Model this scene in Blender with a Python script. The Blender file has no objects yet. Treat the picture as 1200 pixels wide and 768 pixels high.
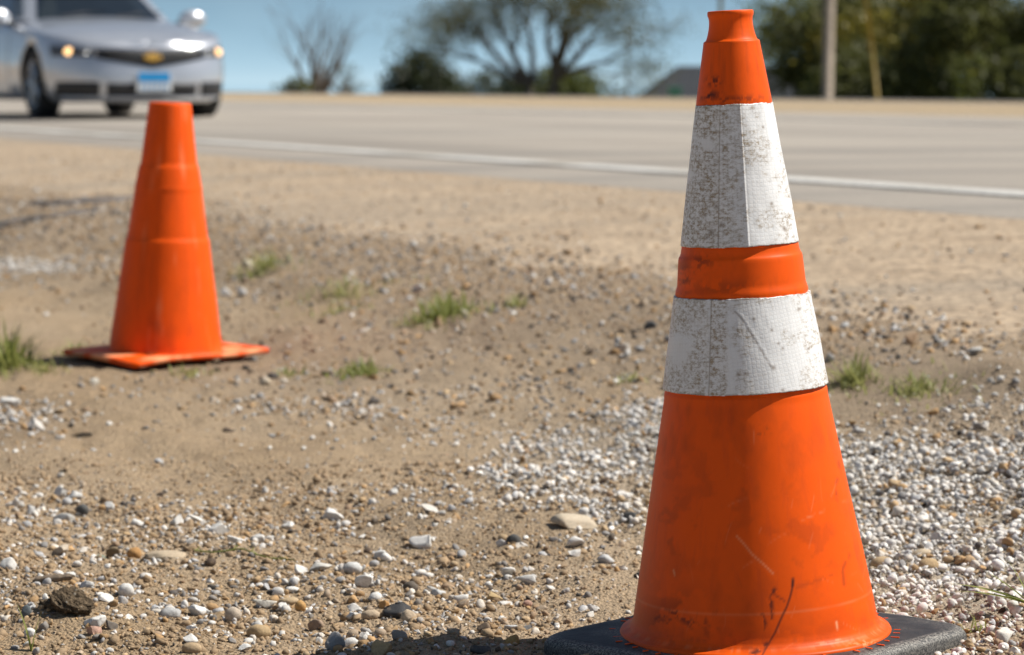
import bpy, bmesh, math, random
import numpy as np
from mathutils import Vector, Matrix

R = math.radians
random.seed(7)
rng = np.random.default_rng(11)
SC = bpy.context.scene
COL = SC.collection

# ------------------------------------------------------------------ camera
CAM_H = 0.655                 # metres above the gravel
FPX = 3096.0                  # focal length in pixels of a 1200 px wide frame
HORIZON = 95.0                # eye level, row of the 768 px high photograph
PITCH = math.atan((384 - HORIZON) / FPX)
cd = bpy.data.cameras.new("camera")
cam = bpy.data.objects.new("camera", cd)
COL.objects.link(cam)
cam.location = (0, 0, CAM_H)
cam.rotation_euler = (math.pi / 2 - PITCH, 0, 0)
cd.sensor_width = 36.0
cd.lens = FPX / 1200 * 36.0
cd.clip_start = 0.05
cd.clip_end = 5000
cd.dof.use_dof = True
cd.dof.focus_distance = 2.92
cd.dof.aperture_fstop = 8.0
SC.camera = cam

# ------------------------------------------------------------------ light
SUN_EL, SUN_AZ = R(51), R(85)          # azimuth clockwise from +Y: the sun stands to the right
w = bpy.data.worlds.new("World")
SC.world = w
w.use_nodes = True
nt = w.node_tree
nt.nodes.clear()
wo = nt.nodes.new("ShaderNodeOutputWorld")
bg = nt.nodes.new("ShaderNodeBackground")
sky = nt.nodes.new("ShaderNodeTexSky")
sky.sky_type = 'NISHITA'
sky.sun_disc = False
sky.sun_elevation = SUN_EL
sky.sun_rotation = SUN_AZ
sky.altitude = 200
sky.air_density = 1.0
sky.dust_density = 0.5
sky.ozone_density = 2.0
tc = nt.nodes.new("ShaderNodeTexCoord")
mp = nt.nodes.new("ShaderNodeMapping")
mp.inputs['Scale'].default_value = (1, 1, 0.8)
mp.inputs['Location'].default_value = (0, 0, 0.12)   # the air is clear: the blue comes down to the horizon
nt.links.new(tc.outputs['Generated'], mp.inputs['Vector'])
nrm = nt.nodes.new("ShaderNodeVectorMath"); nrm.operation = 'NORMALIZE'
nt.links.new(mp.outputs[0], nrm.inputs[0])
nt.links.new(nrm.outputs[0], sky.inputs['Vector'])
# thin soft cloud
cm = nt.nodes.new("ShaderNodeMapping")
cm.inputs['Scale'].default_value = (5, 5, 13)
nt.links.new(tc.outputs['Generated'], cm.inputs['Vector'])
cn = nt.nodes.new("ShaderNodeTexNoise")
cn.inputs['Scale'].default_value = 2.2
cn.inputs['Detail'].default_value = 4
nt.links.new(cm.outputs[0], cn.inputs['Vector'])
cr = nt.nodes.new("ShaderNodeValToRGB")
cr.color_ramp.elements[0].position = 0.44
cr.color_ramp.elements[0].color = (0, 0, 0, 1)
cr.color_ramp.elements[1].position = 0.75
cr.color_ramp.elements[1].color = (0.35, 0.35, 0.35, 1)
nt.links.new(cn.outputs[0], cr.inputs[0])
cmix = nt.nodes.new("ShaderNodeMix"); cmix.data_type = 'RGBA'
nt.links.new(cr.outputs[0], cmix.inputs[0])
nt.links.new(sky.outputs[0], cmix.inputs[6])
cmix.inputs[7].default_value = (9.0, 11.0, 12.0, 1)
# pale veil of air low over the horizon, the same all round
sx = nt.nodes.new("ShaderNodeSeparateXYZ"); nt.links.new(tc.outputs['Generated'], sx.inputs[0])
ab = nt.nodes.new("ShaderNodeMath"); ab.operation = 'ABSOLUTE'; nt.links.new(sx.outputs[2], ab.inputs[0])
m1 = nt.nodes.new("ShaderNodeMath"); m1.operation = 'MULTIPLY'; m1.inputs[1].default_value = -26.0; nt.links.new(ab.outputs[0], m1.inputs[0])
ex = nt.nodes.new("ShaderNodeMath"); ex.operation = 'EXPONENT'; nt.links.new(m1.outputs[0], ex.inputs[0])
m2 = nt.nodes.new("ShaderNodeMath"); m2.operation = 'MULTIPLY'; m2.inputs[1].default_value = 0.92; nt.links.new(ex.outputs[0], m2.inputs[0])
veil = nt.nodes.new("ShaderNodeMix"); veil.data_type = 'RGBA'
nt.links.new(m2.outputs[0], veil.inputs[0]); nt.links.new(cmix.outputs[2], veil.inputs[6])
veil.inputs[7].default_value = (5.7, 9.6, 12.3, 1)
m3 = nt.nodes.new("ShaderNodeMath"); m3.operation = 'MULTIPLY'; m3.inputs[1].default_value = -120.0; nt.links.new(ab.outputs[0], m3.inputs[0])
ex2 = nt.nodes.new("ShaderNodeMath"); ex2.operation = 'EXPONENT'; nt.links.new(m3.outputs[0], ex2.inputs[0])
m4 = nt.nodes.new("ShaderNodeMath"); m4.operation = 'MULTIPLY'; m4.inputs[1].default_value = 0.55; nt.links.new(ex2.outputs[0], m4.inputs[0])
pale_ = nt.nodes.new("ShaderNodeMix"); pale_.data_type = 'RGBA'
nt.links.new(m4.outputs[0], pale_.inputs[0]); nt.links.new(veil.outputs[2], pale_.inputs[6])
pale_.inputs[7].default_value = (10.5, 13.0, 14.0, 1)
nt.links.new(pale_.outputs[2], bg.inputs['Color'])
bg.inputs['Strength'].default_value = 0.05
nt.links.new(bg.outputs[0], wo.inputs['Surface'])

sl = bpy.data.lights.new("sun", 'SUN')
sl.energy = 5.0
sl.angle = R(0.53)
sl.color = (1.0, 0.955, 0.88)
so = bpy.data.objects.new("sun", sl)
COL.objects.link(so)
sdir = Vector((math.sin(SUN_AZ) * math.cos(SUN_EL), math.cos(SUN_AZ) * math.cos(SUN_EL), math.sin(SUN_EL)))
so.rotation_euler = (-sdir).to_track_quat('-Z', 'Y').to_euler()
so.location = sdir * 30

SC.view_settings.view_transform = 'Standard'
SC.view_settings.look = 'None'
SC.view_settings.exposure = 0.40
SC.view_settings.gamma = 1.0
SC.render.engine = 'CYCLES'
SC.cycles.use_denoising = True
SC.cycles.max_bounces = 8


# ------------------------------------------------------------------ helpers
def setp(o, label=None, cat=None, group=None, kind=None):
    if label: o['label'] = label
    if cat: o['category'] = cat
    if group: o['group'] = group
    if kind: o['kind'] = kind
    return o


def empty(name, loc=(0, 0, 0), rot=(0, 0, 0)):
    o = bpy.data.objects.new(name, None)
    o.empty_display_size = 0.1
    o.location = loc
    o.rotation_euler = rot
    COL.objects.link(o)
    return o


def make_mesh(name, V, F, smooth=False, colors=None, attrs=None, mats=None, matidx=None):
    """V (n,3) array; F (m,k) array of equal faces or a list of faces"""
    me = bpy.data.meshes.new(name)
    V = np.asarray(V, dtype=np.float32)
    if isinstance(F, np.ndarray):
        m, k = F.shape
        me.vertices.add(len(V)); me.vertices.foreach_set("co", V.ravel())
        me.loops.add(m * k); me.loops.foreach_set("vertex_index", F.astype(np.int32).ravel())
        me.polygons.add(m)
        me.polygons.foreach_set("loop_start", np.arange(0, m * k, k, dtype=np.int32))
        try:
            me.polygons.foreach_set("loop_total", np.full(m, k, dtype=np.int32))
        except Exception:
            pass
    else:
        me.from_pydata([tuple(map(float, v)) for v in V], [], [tuple(f) for f in F])
    if matidx is not None:
        me.polygons.foreach_set("material_index", np.asarray(matidx, dtype=np.int32))
    me.update(calc_edges=True)
    if smooth:
        me.polygons.foreach_set("use_smooth", np.ones(len(me.polygons), dtype=bool))
    if colors is not None:
        a = me.color_attributes.new("tint", 'FLOAT_COLOR', 'POINT')
        c4 = np.ones((len(V), 4), dtype=np.float32); c4[:, :3] = colors
        a.data.foreach_set("color", c4.ravel())
    for k_, v_ in (attrs or {}).items():
        a = me.attributes.new(k_, 'FLOAT', 'POINT')
        a.data.foreach_set("value", np.asarray(v_, dtype=np.float32).ravel())
    for m_ in (mats or []):
        me.materials.append(m_)
    return me


def link(name, me, parent=None, loc=None, rot=None):
    o = bpy.data.objects.new(name, me)
    COL.objects.link(o)
    if parent is not None: o.parent = parent
    if loc is not None: o.location = loc
    if rot is not None: o.rotation_euler = rot
    return o


def smoothstep(a, b, x):
    t = np.clip((x - a) / (b - a), 0, 1)
    return t * t * (3 - 2 * t)


def _hash(ix, iy, seed):
    h = (ix.astype(np.int64) * 374761393 + iy.astype(np.int64) * 668265263 + seed * 1274126177) & 0xffffffff
    h = ((h ^ (h >> 13)) * 1274126177) & 0xffffffff
    h = h ^ (h >> 16)
    return (h & 0xffff) / 65535.0


def vnoise(x, y, seed=0):
    x = np.asarray(x, float); y = np.asarray(y, float)
    ix = np.floor(x); iy = np.floor(y)
    fx = x - ix; fy = y - iy
    fx = fx * fx * (3 - 2 * fx); fy = fy * fy * (3 - 2 * fy)
    a = _hash(ix, iy, seed); b = _hash(ix + 1, iy, seed)
    c = _hash(ix, iy + 1, seed); d = _hash(ix + 1, iy + 1, seed)
    return (a + (b - a) * fx) * (1 - fy) + (c + (d - c) * fx) * fy - 0.5


def fbm(x, y, seed=0, octv=4):
    s = 0; a = 1.0
    for i in range(octv):
        s = s + a * vnoise(x * 2 ** i + 17.3 * i, y * 2 ** i - 9.1 * i, seed + i)
        a *= 0.5
    return s


# ------------------------------------------------------------------ terrain heights
def road_s(X, Y):             # distance across the road from its near white line (negative: our side)
    return 0.906 * (X + 3.67) + 0.423 * (Y - 20.5)


def road_xy(s, t):            # t along the road, towards the near right
    return (-3.67 + 0.906 * s + 0.423 * t, 20.5 + 0.423 * s - 0.906 * t)


PS = [-400, -3.9, -3.3, -2.85, -2.5, -1.2, 0, 5.8, 11.6, 18, 24.0, 30, 60, 400, 4000]
PZ = [0, 0.0, 0.012, 0.075, 0.142, 0.215, 0.265, 0.335, 0.265, 0.27, 0.275, 0.1, -2.5, -12, -90]


def profile(s):
    return np.interp(s, PS, PZ)


CX, CY = 0.279, 2.98          # the big cone
C2X, C2Y = -0.808, 6.13       # the plain cone


def px_of(X, Y, Z):
    """photograph pixel of a world point (layout only)"""
    dz = Z - CAM_H
    dep = Y * math.cos(PITCH) - dz * math.sin(PITCH)
    up = Y * math.sin(PITCH) + dz * math.cos(PITCH)
    return 600 + FPX * X / dep, 384 - FPX * up / dep


CLODS = []                    # (x, y, radius, height)


def ground_z(X, Y, detail=True):
    X = np.asarray(X, float); Y = np.asarray(Y, float)
    s = road_s(X, Y)
    z = profile(s)
    near = 1 - smoothstep(-2.9, -2.2, s)
    nd = near * (1 - smoothstep(9, 16, np.abs(Y)))
    r2 = (X - CX) ** 2 + (Y - CY) ** 2
    z = z + 0.020 * (X - CX) * np.exp(-r2 / 0.2)
    flat = (1 - np.exp(-r2 / 0.09)) * (1 - np.exp(-((X - C2X) ** 2 + (Y - C2Y) ** 2) / 0.09))
    z = z + nd * flat * (0.020 * fbm(X * 1.7, Y * 1.7, 3, 2) + 0.016 * fbm(X * 6 + Y * 2, Y * 5, 5, 3))
    wob = 0.10 * fbm(X * 1.3, Y * 0.9, 97, 3)
    for r_ in (-3.98, -4.28, -4.62):
        z = z - nd * flat * 0.009 * np.exp(-((s - r_ + wob) / 0.075) ** 2) + nd * flat * 0.005 * np.exp(-((s - r_ - 0.14 + wob) / 0.05) ** 2)
    if detail:
        z = z + nd * (0.0095 * fbm(X * 24, Y * 24, 21, 3) + 0.004 * np.abs(fbm(X * 75, Y * 75, 31, 2)))
        for (cx, cy, cr_, ch) in CLODS:
            d2 = ((X - cx) ** 2 + (Y - cy) ** 2) / cr_ ** 2
            z = z + ch * np.exp(-d2 * 1.6) * (1 + 0.9 * fbm(X * 60, Y * 60, 77, 3))
    # the ground runs below the paved sheets
    z = z - 0.05 * smoothstep(0.0, 0.6, s) * (1 - smoothstep(10.9, 11.6, s)) - 0.03 * smoothstep(-2.3, -1.6, s) * (1 - smoothstep(0.0, 0.6, s))
    return z


def unproject(px, py, detail=True):
    dx = (px - 600) / FPX
    dy = (384 - py) / FPX
    d = Vector((dx, math.cos(PITCH) + dy * math.sin(PITCH), -math.sin(PITCH) + dy * math.cos(PITCH)))
    t = 0.655 / max(1e-4, -d.z)
    for _ in range(30):
        zz = float(ground_z(d.x * t, d.y * t, False))
        t += 0.7 * ((CAM_H - zz) / -d.z - t)
    return d.x * t, d.y * t, float(ground_z(d.x * t, d.y * t, detail))


for (px, py, rpx, h) in [(77, 716, 30, 0.020), (58, 690, 20, 0.008), (20, 497, 30, 0.016), (68, 503, 26, 0.014), (105, 520, 18, 0.010), (330, 318, 30, 0.02),
                         (390, 345, 40, 0.02), (1175, 432, 40, 0.018), (20, 268, 60, 0.02), (560, 747, 26, 0.008), (520, 752, 18, 0.006)]:
    x, y, _ = unproject(px, py, False)
    CLODS.append((x, y, rpx * y / FPX, h))


# ------------------------------------------------------------------ materials
def mat(name):
    m = bpy.data.materials.new(name)
    m.use_nodes = True
    n = m.node_tree
    n.nodes.clear()
    out = n.nodes.new("ShaderNodeOutputMaterial")
    b = n.nodes.new("ShaderNodeBsdfPrincipled")
    n.links.new(b.outputs[0], out.inputs[0])
    return m, n, b, out


def N(n, typ, **kw):
    nd = n.nodes.new(typ)
    for k, v in kw.items():
        if k.startswith("i_"):
            nd.inputs[k[2:].replace("_", " ")].default_value = v
        else:
            setattr(nd, k, v)
    return nd


def math_n(n, op, a, b=None, clamp=False):
    nd = n.nodes.new("ShaderNodeMath"); nd.operation = op; nd.use_clamp = clamp
    for i, v in enumerate((a, b)):
        if v is None: continue
        if hasattr(v, 'is_output') or hasattr(v, 'links'):
            n.links.new(v, nd.inputs[i])
        else:
            nd.inputs[i].default_value = v
    return nd.outputs[0]


def mixc(n, f, a, b, blend='MIX'):
    nd = n.nodes.new("ShaderNodeMix"); nd.data_type = 'RGBA'; nd.blend_type = blend
    for i, v in ((0, f), (6, a), (7, b)):
        if hasattr(v, 'links'):
            n.links.new(v, nd.inputs[i])
        elif i == 0:
            nd.inputs[0].default_value = v
        else:
            nd.inputs[i].default_value = (*v, 1) if len(v) == 3 else v
    return nd.outputs[2]


def noise(n, scale, detail=3, rough=0.55, vec=None, dist=0.0):
    nd = n.nodes.new("ShaderNodeTexNoise")
    nd.inputs['Scale'].default_value = scale
    nd.inputs['Detail'].default_value = detail
    nd.inputs['Roughness'].default_value = rough
    nd.inputs['Distortion'].default_value = dist
    if vec is not None: n.links.new(vec, nd.inputs['Vector'])
    return nd.outputs[0]


def ramp(n, fac, p0, p1, c0=(0, 0, 0), c1=(1, 1, 1)):
    nd = n.nodes.new("ShaderNodeValToRGB")
    e = nd.color_ramp.elements
    e[0].position, e[1].position = p0, p1
    e[0].color, e[1].color = (*c0, 1), (*c1, 1)
    n.links.new(fac, nd.inputs[0])
    return nd.outputs[0]


def objco(n):
    return n.nodes.new("ShaderNodeTexCoord").outputs['Object']


def attr(n, name, out='Fac'):
    a = n.nodes.new("ShaderNodeAttribute"); a.attribute_name = name
    return a.outputs[out]


def bump(n, b, h, strength=0.4, dist=0.002, prev=None):
    nd = n.nodes.new("ShaderNodeBump")
    nd.inputs['Strength'].default_value = strength
    nd.inputs['Distance'].default_value = dist
    n.links.new(h, nd.inputs['Height'])
    if prev is not None: n.links.new(prev, nd.inputs['Normal'])
    n.links.new(nd.outputs[0], b.inputs['Normal'])
    return nd.outputs[0]


def simple(name, col, rough=0.6, metal=0.0, var=0.12, scale=8.0, coat=0.0, bumpd=0.0):
    m, n, b, _ = mat(name)
    v = noise(n, scale, 4, 0.6, objco(n))
    c = mixc(n, ramp(n, v, 0.3, 0.7), tuple(x * (1 - var) for x in col), tuple(min(1, x * (1 + var)) for x in col))
    n.links.new(c, b.inputs['Base Color'])
    b.inputs['Roughness'].default_value = rough
    b.inputs['Metallic'].default_value = metal
    b.inputs['Coat Weight'].default_value = coat
    b.inputs['Coat Roughness'].default_value = 0.05
    if bumpd: bump(n, b, v, 0.5, bumpd)
    return m


def m_ground():
    m, n, b, _ = mat("dirt")
    co = objco(n)
    tint = attr(n, "tint", 'Color')
    f1 = noise(n, 260, 4, 0.7, co)
    f2 = noise(n, 60, 4, 0.65, co)
    vo = n.nodes.new("ShaderNodeTexVoronoi"); vo.inputs['Scale'].default_value = 210
    n.links.new(co, vo.inputs['Vector'])
    c = mixc(n, ramp(n, f1, 0.35, 0.7), (0.72, 0.72, 0.72), (1.22, 1.2, 1.18))
    c2 = mixc(n, 1.0, tint, c, 'MULTIPLY')
    c3 = mixc(n, 1.0, c2, mixc(n, ramp(n, f2, 0.3, 0.7), (0.86, 0.86, 0.86), (1.12, 1.11, 1.08)), 'MULTIPLY')
    sp = math_n(n, 'MULTIPLY', ramp(n, vo.outputs['Color'], 0.80, 0.84), ramp(n, vo.outputs['Distance'], 0.28, 0.42, (1, 1, 1), (0, 0, 0)))
    c4 = mixc(n, math_n(n, 'MULTIPLY', sp, 0.55), c3, (0.42, 0.38, 0.32))
    n.links.new(c4, b.inputs['Base Color'])
    b.inputs['Roughness'].default_value = 0.95
    b.inputs['Specular IOR Level'].default_value = 0.15
    h = math_n(n, 'ADD', math_n(n, 'MULTIPLY', f1, 0.6), f2)
    h = math_n(n, 'ADD', h, math_n(n, 'MULTIPLY', vo.outputs['Distance'], -0.5))
    bump(n, b, h, 1.0, 0.010)
    return m


def m_pave(name, c0, c1, c2, grain=180, sc=1.2, bm=0.004, con=1.0, worn=False):
    m, n, b, _ = mat(name)
    co = objco(n)
    f1 = noise(n, grain, 3, 0.7, co)
    f2 = noise(n, sc, 5, 0.6, co)
    mp_ = n.nodes.new("ShaderNodeMapping")
    mp_.inputs['Rotation'].default_value = (0, 0, R(65))
    mp_.inputs['Scale'].default_value = (0.05, 1, 1)
    n.links.new(co, mp_.inputs['Vector'])
    f3 = noise(n, 1.6, 3, 0.5, mp_.outputs[0])
    c = mixc(n, ramp(n, f2, 0.35, 0.65), c0, c1)
    c = mixc(n, ramp(n, f3, 0.46, 0.66), c, c2)
    c = mixc(n, 1.0, c, mixc(n, ramp(n, f1, 0.3, 0.7), (1 - 0.22 * con,) * 3, (1 + 0.2 * con, 1 + 0.19 * con, 1 + 0.17 * con)), 'MULTIPLY')
    if worn: c = mixc(n, 1.0, c, attr(n, 'tint', 'Color'), 'MULTIPLY')
    n.links.new(c, b.inputs['Base Color'])
    b.inputs['Roughness'].default_value = 0.9
    b.inputs['Specular IOR Level'].default_value = 0.25
    bump(n, b, f1, 0.7, bm)
    return m


def m_stone():
    m, n, b, _ = mat("stone")
    co = objco(n)
    tint = attr(n, "tint", 'Color')
    f = noise(n, 330, 4, 0.7, co)
    f2 = noise(n, 90, 3, 0.6, co)
    c = mixc(n, 1.0, tint, mixc(n, ramp(n, f, 0.3, 0.72), (0.72, 0.71, 0.7), (1.14, 1.13, 1.12)), 'MULTIPLY')
    c = mixc(n, math_n(n, 'MULTIPLY', ramp(n, f2, 0.54, 0.72), 0.4), c, (0.40, 0.29, 0.18))
    n.links.new(c, b.inputs['Base Color'])
    b.inputs['Roughness'].default_value = 0.85
    b.inputs['Specular IOR Level'].default_value = 0.3
    bump(n, b, f, 0.5, 0.0012)
    return m


def m_leaf(name, c0, c1, trans=0.25):
    m, n, b, out = mat(name)
    co = objco(n)
    f = noise(n, 1.3, 3, 0.6, co)
    g = n.nodes.new("ShaderNodeNewGeometry")
    c = mixc(n, ramp(n, f, 0.35, 0.65), c0, c1)
    c = mixc(n, math_n(n, 'MULTIPLY', g.outputs['Random Per Island'], 0.8), c, tuple(x * 0.55 for x in c0))
    n.links.new(c, b.inputs['Base Color'])
    b.inputs['Roughness'].default_value = 0.55
    tr = n.nodes.new("ShaderNodeBsdfTranslucent")
    n.links.new(c, tr.inputs['Color'])
    mx = n.nodes.new("ShaderNodeMixShader"); mx.inputs[0].default_value = trans
    n.links.new(b.outputs[0], mx.inputs[1]); n.links.new(tr.outputs[0], mx.inputs[2])
    n.links.new(mx.outputs[0], out.inputs[0])
    return m


def m_orange(name, col, rough=0.42):
    m, n, b, _ = mat(name)
    co = objco(n)
    f = noise(n, 22, 5, 0.65, co)
    f2 = noise(n, 160, 3, 0.7, co)
    mp_ = n.nodes.new("ShaderNodeMapping"); mp_.inputs['Scale'].default_value = (40, 40, 5)
    n.links.new(co, mp_.inputs['Vector'])
    f3 = noise(n, 2.0, 4, 0.6, mp_.outputs[0])
    c = mixc(n, ramp(n, f, 0.3, 0.7), tuple(x * 0.93 for x in col), col)
    c = mixc(n, math_n(n, 'MULTIPLY', ramp(n, f3, 0.55, 0.78), 0.35), c, (0.55, 0.06, 0.015))
    c = mixc(n, attr(n, "pale"), c, (0.95, 0.42, 0.2))
    c = mixc(n, attr(n, "grime"), c, (0.035, 0.016, 0.014))
    n.links.new(c, b.inputs['Base Color'])
    rr = math_n(n, 'ADD', math_n(n, 'MULTIPLY', f, 0.25), rough - 0.1)
    n.links.new(rr, b.inputs['Roughness'])
    b.inputs['Specular IOR Level'].default_value = 0.16
    bump(n, b, math_n(n, 'ADD', f, math_n(n, 'MULTIPLY', f2, 0.25)), 0.25, 0.0012)
    return m


M = {}
M['dirt'] = m_ground()
M['stone'] = m_stone()
M['shoulder'] = m_pave("dusty_shoulder", (0.33, 0.252, 0.176), (0.40, 0.312, 0.222), (0.31, 0.25, 0.186), 34, 4.5, 0.012, 2.6)
M['asphalt'] = m_pave("worn_road", (0.335, 0.295, 0.25), (0.375, 0.335, 0.285), (0.27, 0.245, 0.215), 90, 0.35, 0.004, 1.0, True)
M['seam'] = m_pave("shoulder_seam", (0.325, 0.275, 0.22), (0.36, 0.31, 0.25), (0.30, 0.255, 0.21), 120, 0.9)
M['paint'] = m_pave("road_paint", (0.47, 0.455, 0.425), (0.56, 0.545, 0.515), (0.36, 0.335, 0.295), 60, 2.0, 0.004, 1.3)
M['verge'] = m_pave("dry_verge", (0.46, 0.34, 0.21), (0.52, 0.39, 0.25), (0.50, 0.41, 0.30), 9, 0.15, 0.03)
M['grey_strip'] = m_pave("crest_strip", (0.17, 0.155, 0.14), (0.22, 0.20, 0.18), (0.15, 0.14, 0.13), 30, 0.4)
M['tar'] = simple("tar", (0.11, 0.095, 0.085), 0.8, var=0.3, scale=30)  # also colours the shade painted at the shoulder's broken edge
M['orange'] = m_orange("faded_orange", (0.86, 0.100, 0.002), 0.45)
M['orange2'] = m_orange("bright_orange", (0.90, 0.098, 0.002), 0.55)


# ------------------------------------------------------------------ ground sheet
def axis_x():
    a = list(np.arange(-1.15, 1.15, 0.0085))
    x, d = 1.15, 0.012
    pos = []
    while x < 900:
        pos.append(x); x += d; d = min(d * 1.085, 60)
    return np.array([-v for v in reversed(pos)] + a[1:] + pos)


def axis_y():
    y, d = 2.75, 0.0075
    ys = []
    while y < 1600:
        ys.append(y)
        d = 0.0075 * (1 + max(0, y - 3.2) * 1.2) if y < 9 else min(d * 1.05, 70)
        y += d
    back = []
    y, d = 2.75, 0.012
    while y > -40:
        y -= d; d = min(d * 1.3, 4)
        back.append(y)
    return np.array(back[::-1] + ys)


def blobs(px, py, lst):
    v = np.zeros_like(px)
    for (cx, cy, rx, ry, wt) in lst:
        v = np.maximum(v, wt * np.exp(-(((px - cx) / rx) ** 2 + ((py - cy) / ry) ** 2) ** 1.5))
    return v


# where the white gravel, the dark stony soil and the damp soil lie
WHITE = [(1130, 640, 200, 115, 1.0), (1060, 565, 170, 50, 0.95), (1250, 600, 200, 120, 1.0), (690, 545, 105, 46, 0.62), (760, 520, 60, 45, 0.8),
         (620, 560, 60, 32, 0.5), (720, 590, 60, 40, 0.45)]
DARK = [(400, 430, 300, 60, 0.55), (560, 385, 200, 42, 0.9), (760, 400, 120, 60, 1.0), (1080, 450, 220, 52, 1.0), (470, 440, 90, 30, 0.55), (30, 495, 70, 30, 0.8), (1000, 495, 150, 30, 0.7),
        (60, 300, 110, 45, 0.5), (330, 330, 120, 30, 0.5), (40, 262, 70, 10, 1.0), (70, 700, 70, 40, 0.35), (540, 752, 70, 14, 0.5)]  # the thin blob at left also paints shade along the shoulder's edge


def build_ground():
    xs, ys = axis_x(), axis_y()
    Xg, Yg = np.meshgrid(xs, ys)
    Z = ground_z(Xg, Yg)
    V = np.stack([Xg, Yg, Z], -1).reshape(-1, 3)
    nx, ny = len(xs), len(ys)
    i = np.arange(nx * ny).reshape(ny, nx)
    F = np.stack([i[:-1, :-1], i[:-1, 1:], i[1:, 1:], i[1:, :-1]], -1).reshape(-1, 4)
    X, Y, Zf = V[:, 0], V[:, 1], V[:, 2]
    s = road_s(X, Y)
    front = Y > 2.2
    px, py = px_of(X, np.maximum(Y, 2.2), Zf)
    wt = blobs(px, py, WHITE) * front
    dk = blobs(px, py, DARK) * front
    nb = np.clip(0.35 + 1.3 * fbm(X * 3.5, Y * 2.2, 47, 4), 0, 1)
    dk = np.maximum(dk, 0.9 * nb * np.exp(-((s + 2.85) / 0.35) ** 2))
    tan = np.array([0.425, 0.31, 0.195])
    tan2 = np.array([0.505, 0.39, 0.27])
    grey = np.array([0.265, 0.212, 0.158])
    pale = np.array([0.50, 0.45, 0.375])
    k = np.clip(0.5 + 1.1 * fbm(X * 2.3, Y * 1.6, 41, 4), 0, 1)[:, None]
    c = tan * (1 - k) + tan2 * k
    c = c * (1 - 0.6 * dk[:, None]) + grey * 0.6 * dk[:, None]
    c = c * (1 - 0.7 * wt[:, None]) + pale * 0.7 * wt[:, None]
    damp = np.clip(fbm(X * 5 + 3, Y * 3, 52, 4) * 1.6 - 0.15, 0, 1)[:, None] * (s < -2.5)[:, None]
    c = c * (1 - 0.32 * damp)
    dusty = (smoothstep(-3.15, -2.45, s + 0.35 * fbm(X * 4, Y * 3, 59, 4)) * (1 - 0.6 * dk))[:, None] * 0.85
    c = c * (1 - dusty) + np.array([0.385, 0.295, 0.207]) * dusty
    far = smoothstep(11.0, 11.8, s)[:, None]
    vg = np.array([0.46, 0.36, 0.24])
    c = c * (1 - far) + vg * far
    beyond = smoothstep(24.5, 30, s)[:, None]
    c = c * (1 - beyond) + np.array([0.16, 0.15, 0.06]) * beyond
    me = make_mesh("ground", V, F, smooth=True, colors=c, mats=[M['dirt']])
    setp(link("ground", me), kind='structure', label="tan dirt lot strewn with pebbles, running out to the dry far verge")


build_ground()


def strip(name, s0, s1, t0, t1, lift, m, ns=6, nt_=200, ragged=None, kind='structure', label=None, tint=None):
    ss = np.linspace(s0, s1, ns)
    tt = np.linspace(0, 1, nt_)
    # denser near the camera (t about 20)
    tt = t0 + (t1 - t0) * tt
    S, T = np.meshgrid(ss, tt)
    if ragged: S = ragged(S, T)
    # a turned-down edge along both sides closes the sheet to what lies below
    S = np.concatenate([S[:, :1], S[:, :1], S, S[:, -1:], S[:, -1:]], 1); T = np.concatenate([T[:, :1], T[:, :1], T, T[:, -1:], T[:, -1:]], 1)
    ns += 4
    X, Y = road_xy(S, T)
    Z = profile(S) + (lift(S, T) if callable(lift) else lift)
    Z[:, 0] -= 0.02; Z[:, -1] -= 0.02
    V = np.stack([X, Y, Z], -1).reshape(-1, 3)
    i = np.arange(ns * nt_).reshape(nt_, ns)
    F = np.stack([i[:-1, :-1], i[1:, :-1], i[1:, 1:], i[:-1, 1:]], -1)
    F = np.delete(F, [1, ns - 3], axis=1).reshape(-1, 4)      # the top and its edges do not share corners
    me = make_mesh(name, V, F, smooth=True, mats=[m], colors=tint(S.ravel(), T.ravel()) if tint else None)
    o = link(name, me)
    return setp(o, kind=kind, label=label)


def road_wear(S, T):
    k = 0.40 * np.exp(-((S - 0.55) / 0.55) ** 2) + 0.22 * np.exp(-((S - 1.9) / 0.35) ** 2) + 0.26 * np.exp(-((S - 3.7) / 0.4) ** 2) + 0.30 * np.exp(-((S - 7.2) / 0.5) ** 2) + 0.25 * np.exp(-((S - 9.2) / 0.5) ** 2)
    k = k + 0.30 * (1 - smoothstep(-0.45, -0.05, S)) 
    k = k * np.clip(1 + 1.2 * fbm(T * 0.12, S * 0.9, 3, 4), 0.2, 2) + 0.26 * fbm(T * 0.35, S * 1.4, 9, 5)
    k = np.clip(k, -0.1, 0.6)[:, None]
    return np.array([1.0, 1.0, 1.0]) * (1 - k) + np.array([0.52, 0.53, 0.55]) * k


strip("road", -0.62, 11.7, -220, 60, 0.004, M['asphalt'], 60, 700, tint=road_wear, label="worn pale asphalt road crossing behind the cones")


def sh_lift(S, T):
    return 0.003 - 0.060 * smoothstep(-1.9, -3.1, S) ** 1.4 + 0.016 * fbm(S * 2.2, T * 2.2, 67, 4) * smoothstep(-1.8, -2.4, S) + 0.002 * fbm(S * 3, T * 3, 61, 3) * (1 - smoothstep(-1.0, -0.64, S))


strip("paved_shoulder", -3.1, -0.62, -60, 45, sh_lift, M['shoulder'], 44, 1000, label="dusty tan paved shoulder between gravel and road")
strip("edge_line", -0.07, 0.09, -220, 60, 0.012, M['paint'], 3, 500, label="white painted edge line of the road")
strip("center_line", 5.85, 5.97, -220, 60, 0.010, M['paint'], 3, 300, label="faint worn line along the middle of the road")
strip("crest_strip", 21.8, 24.6, -300, 120, 0.012, M['grey_strip'], 4, 200, label="narrow grey strip along the crest of the far verge")  # dark grey band laid along the verge's crest


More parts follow.
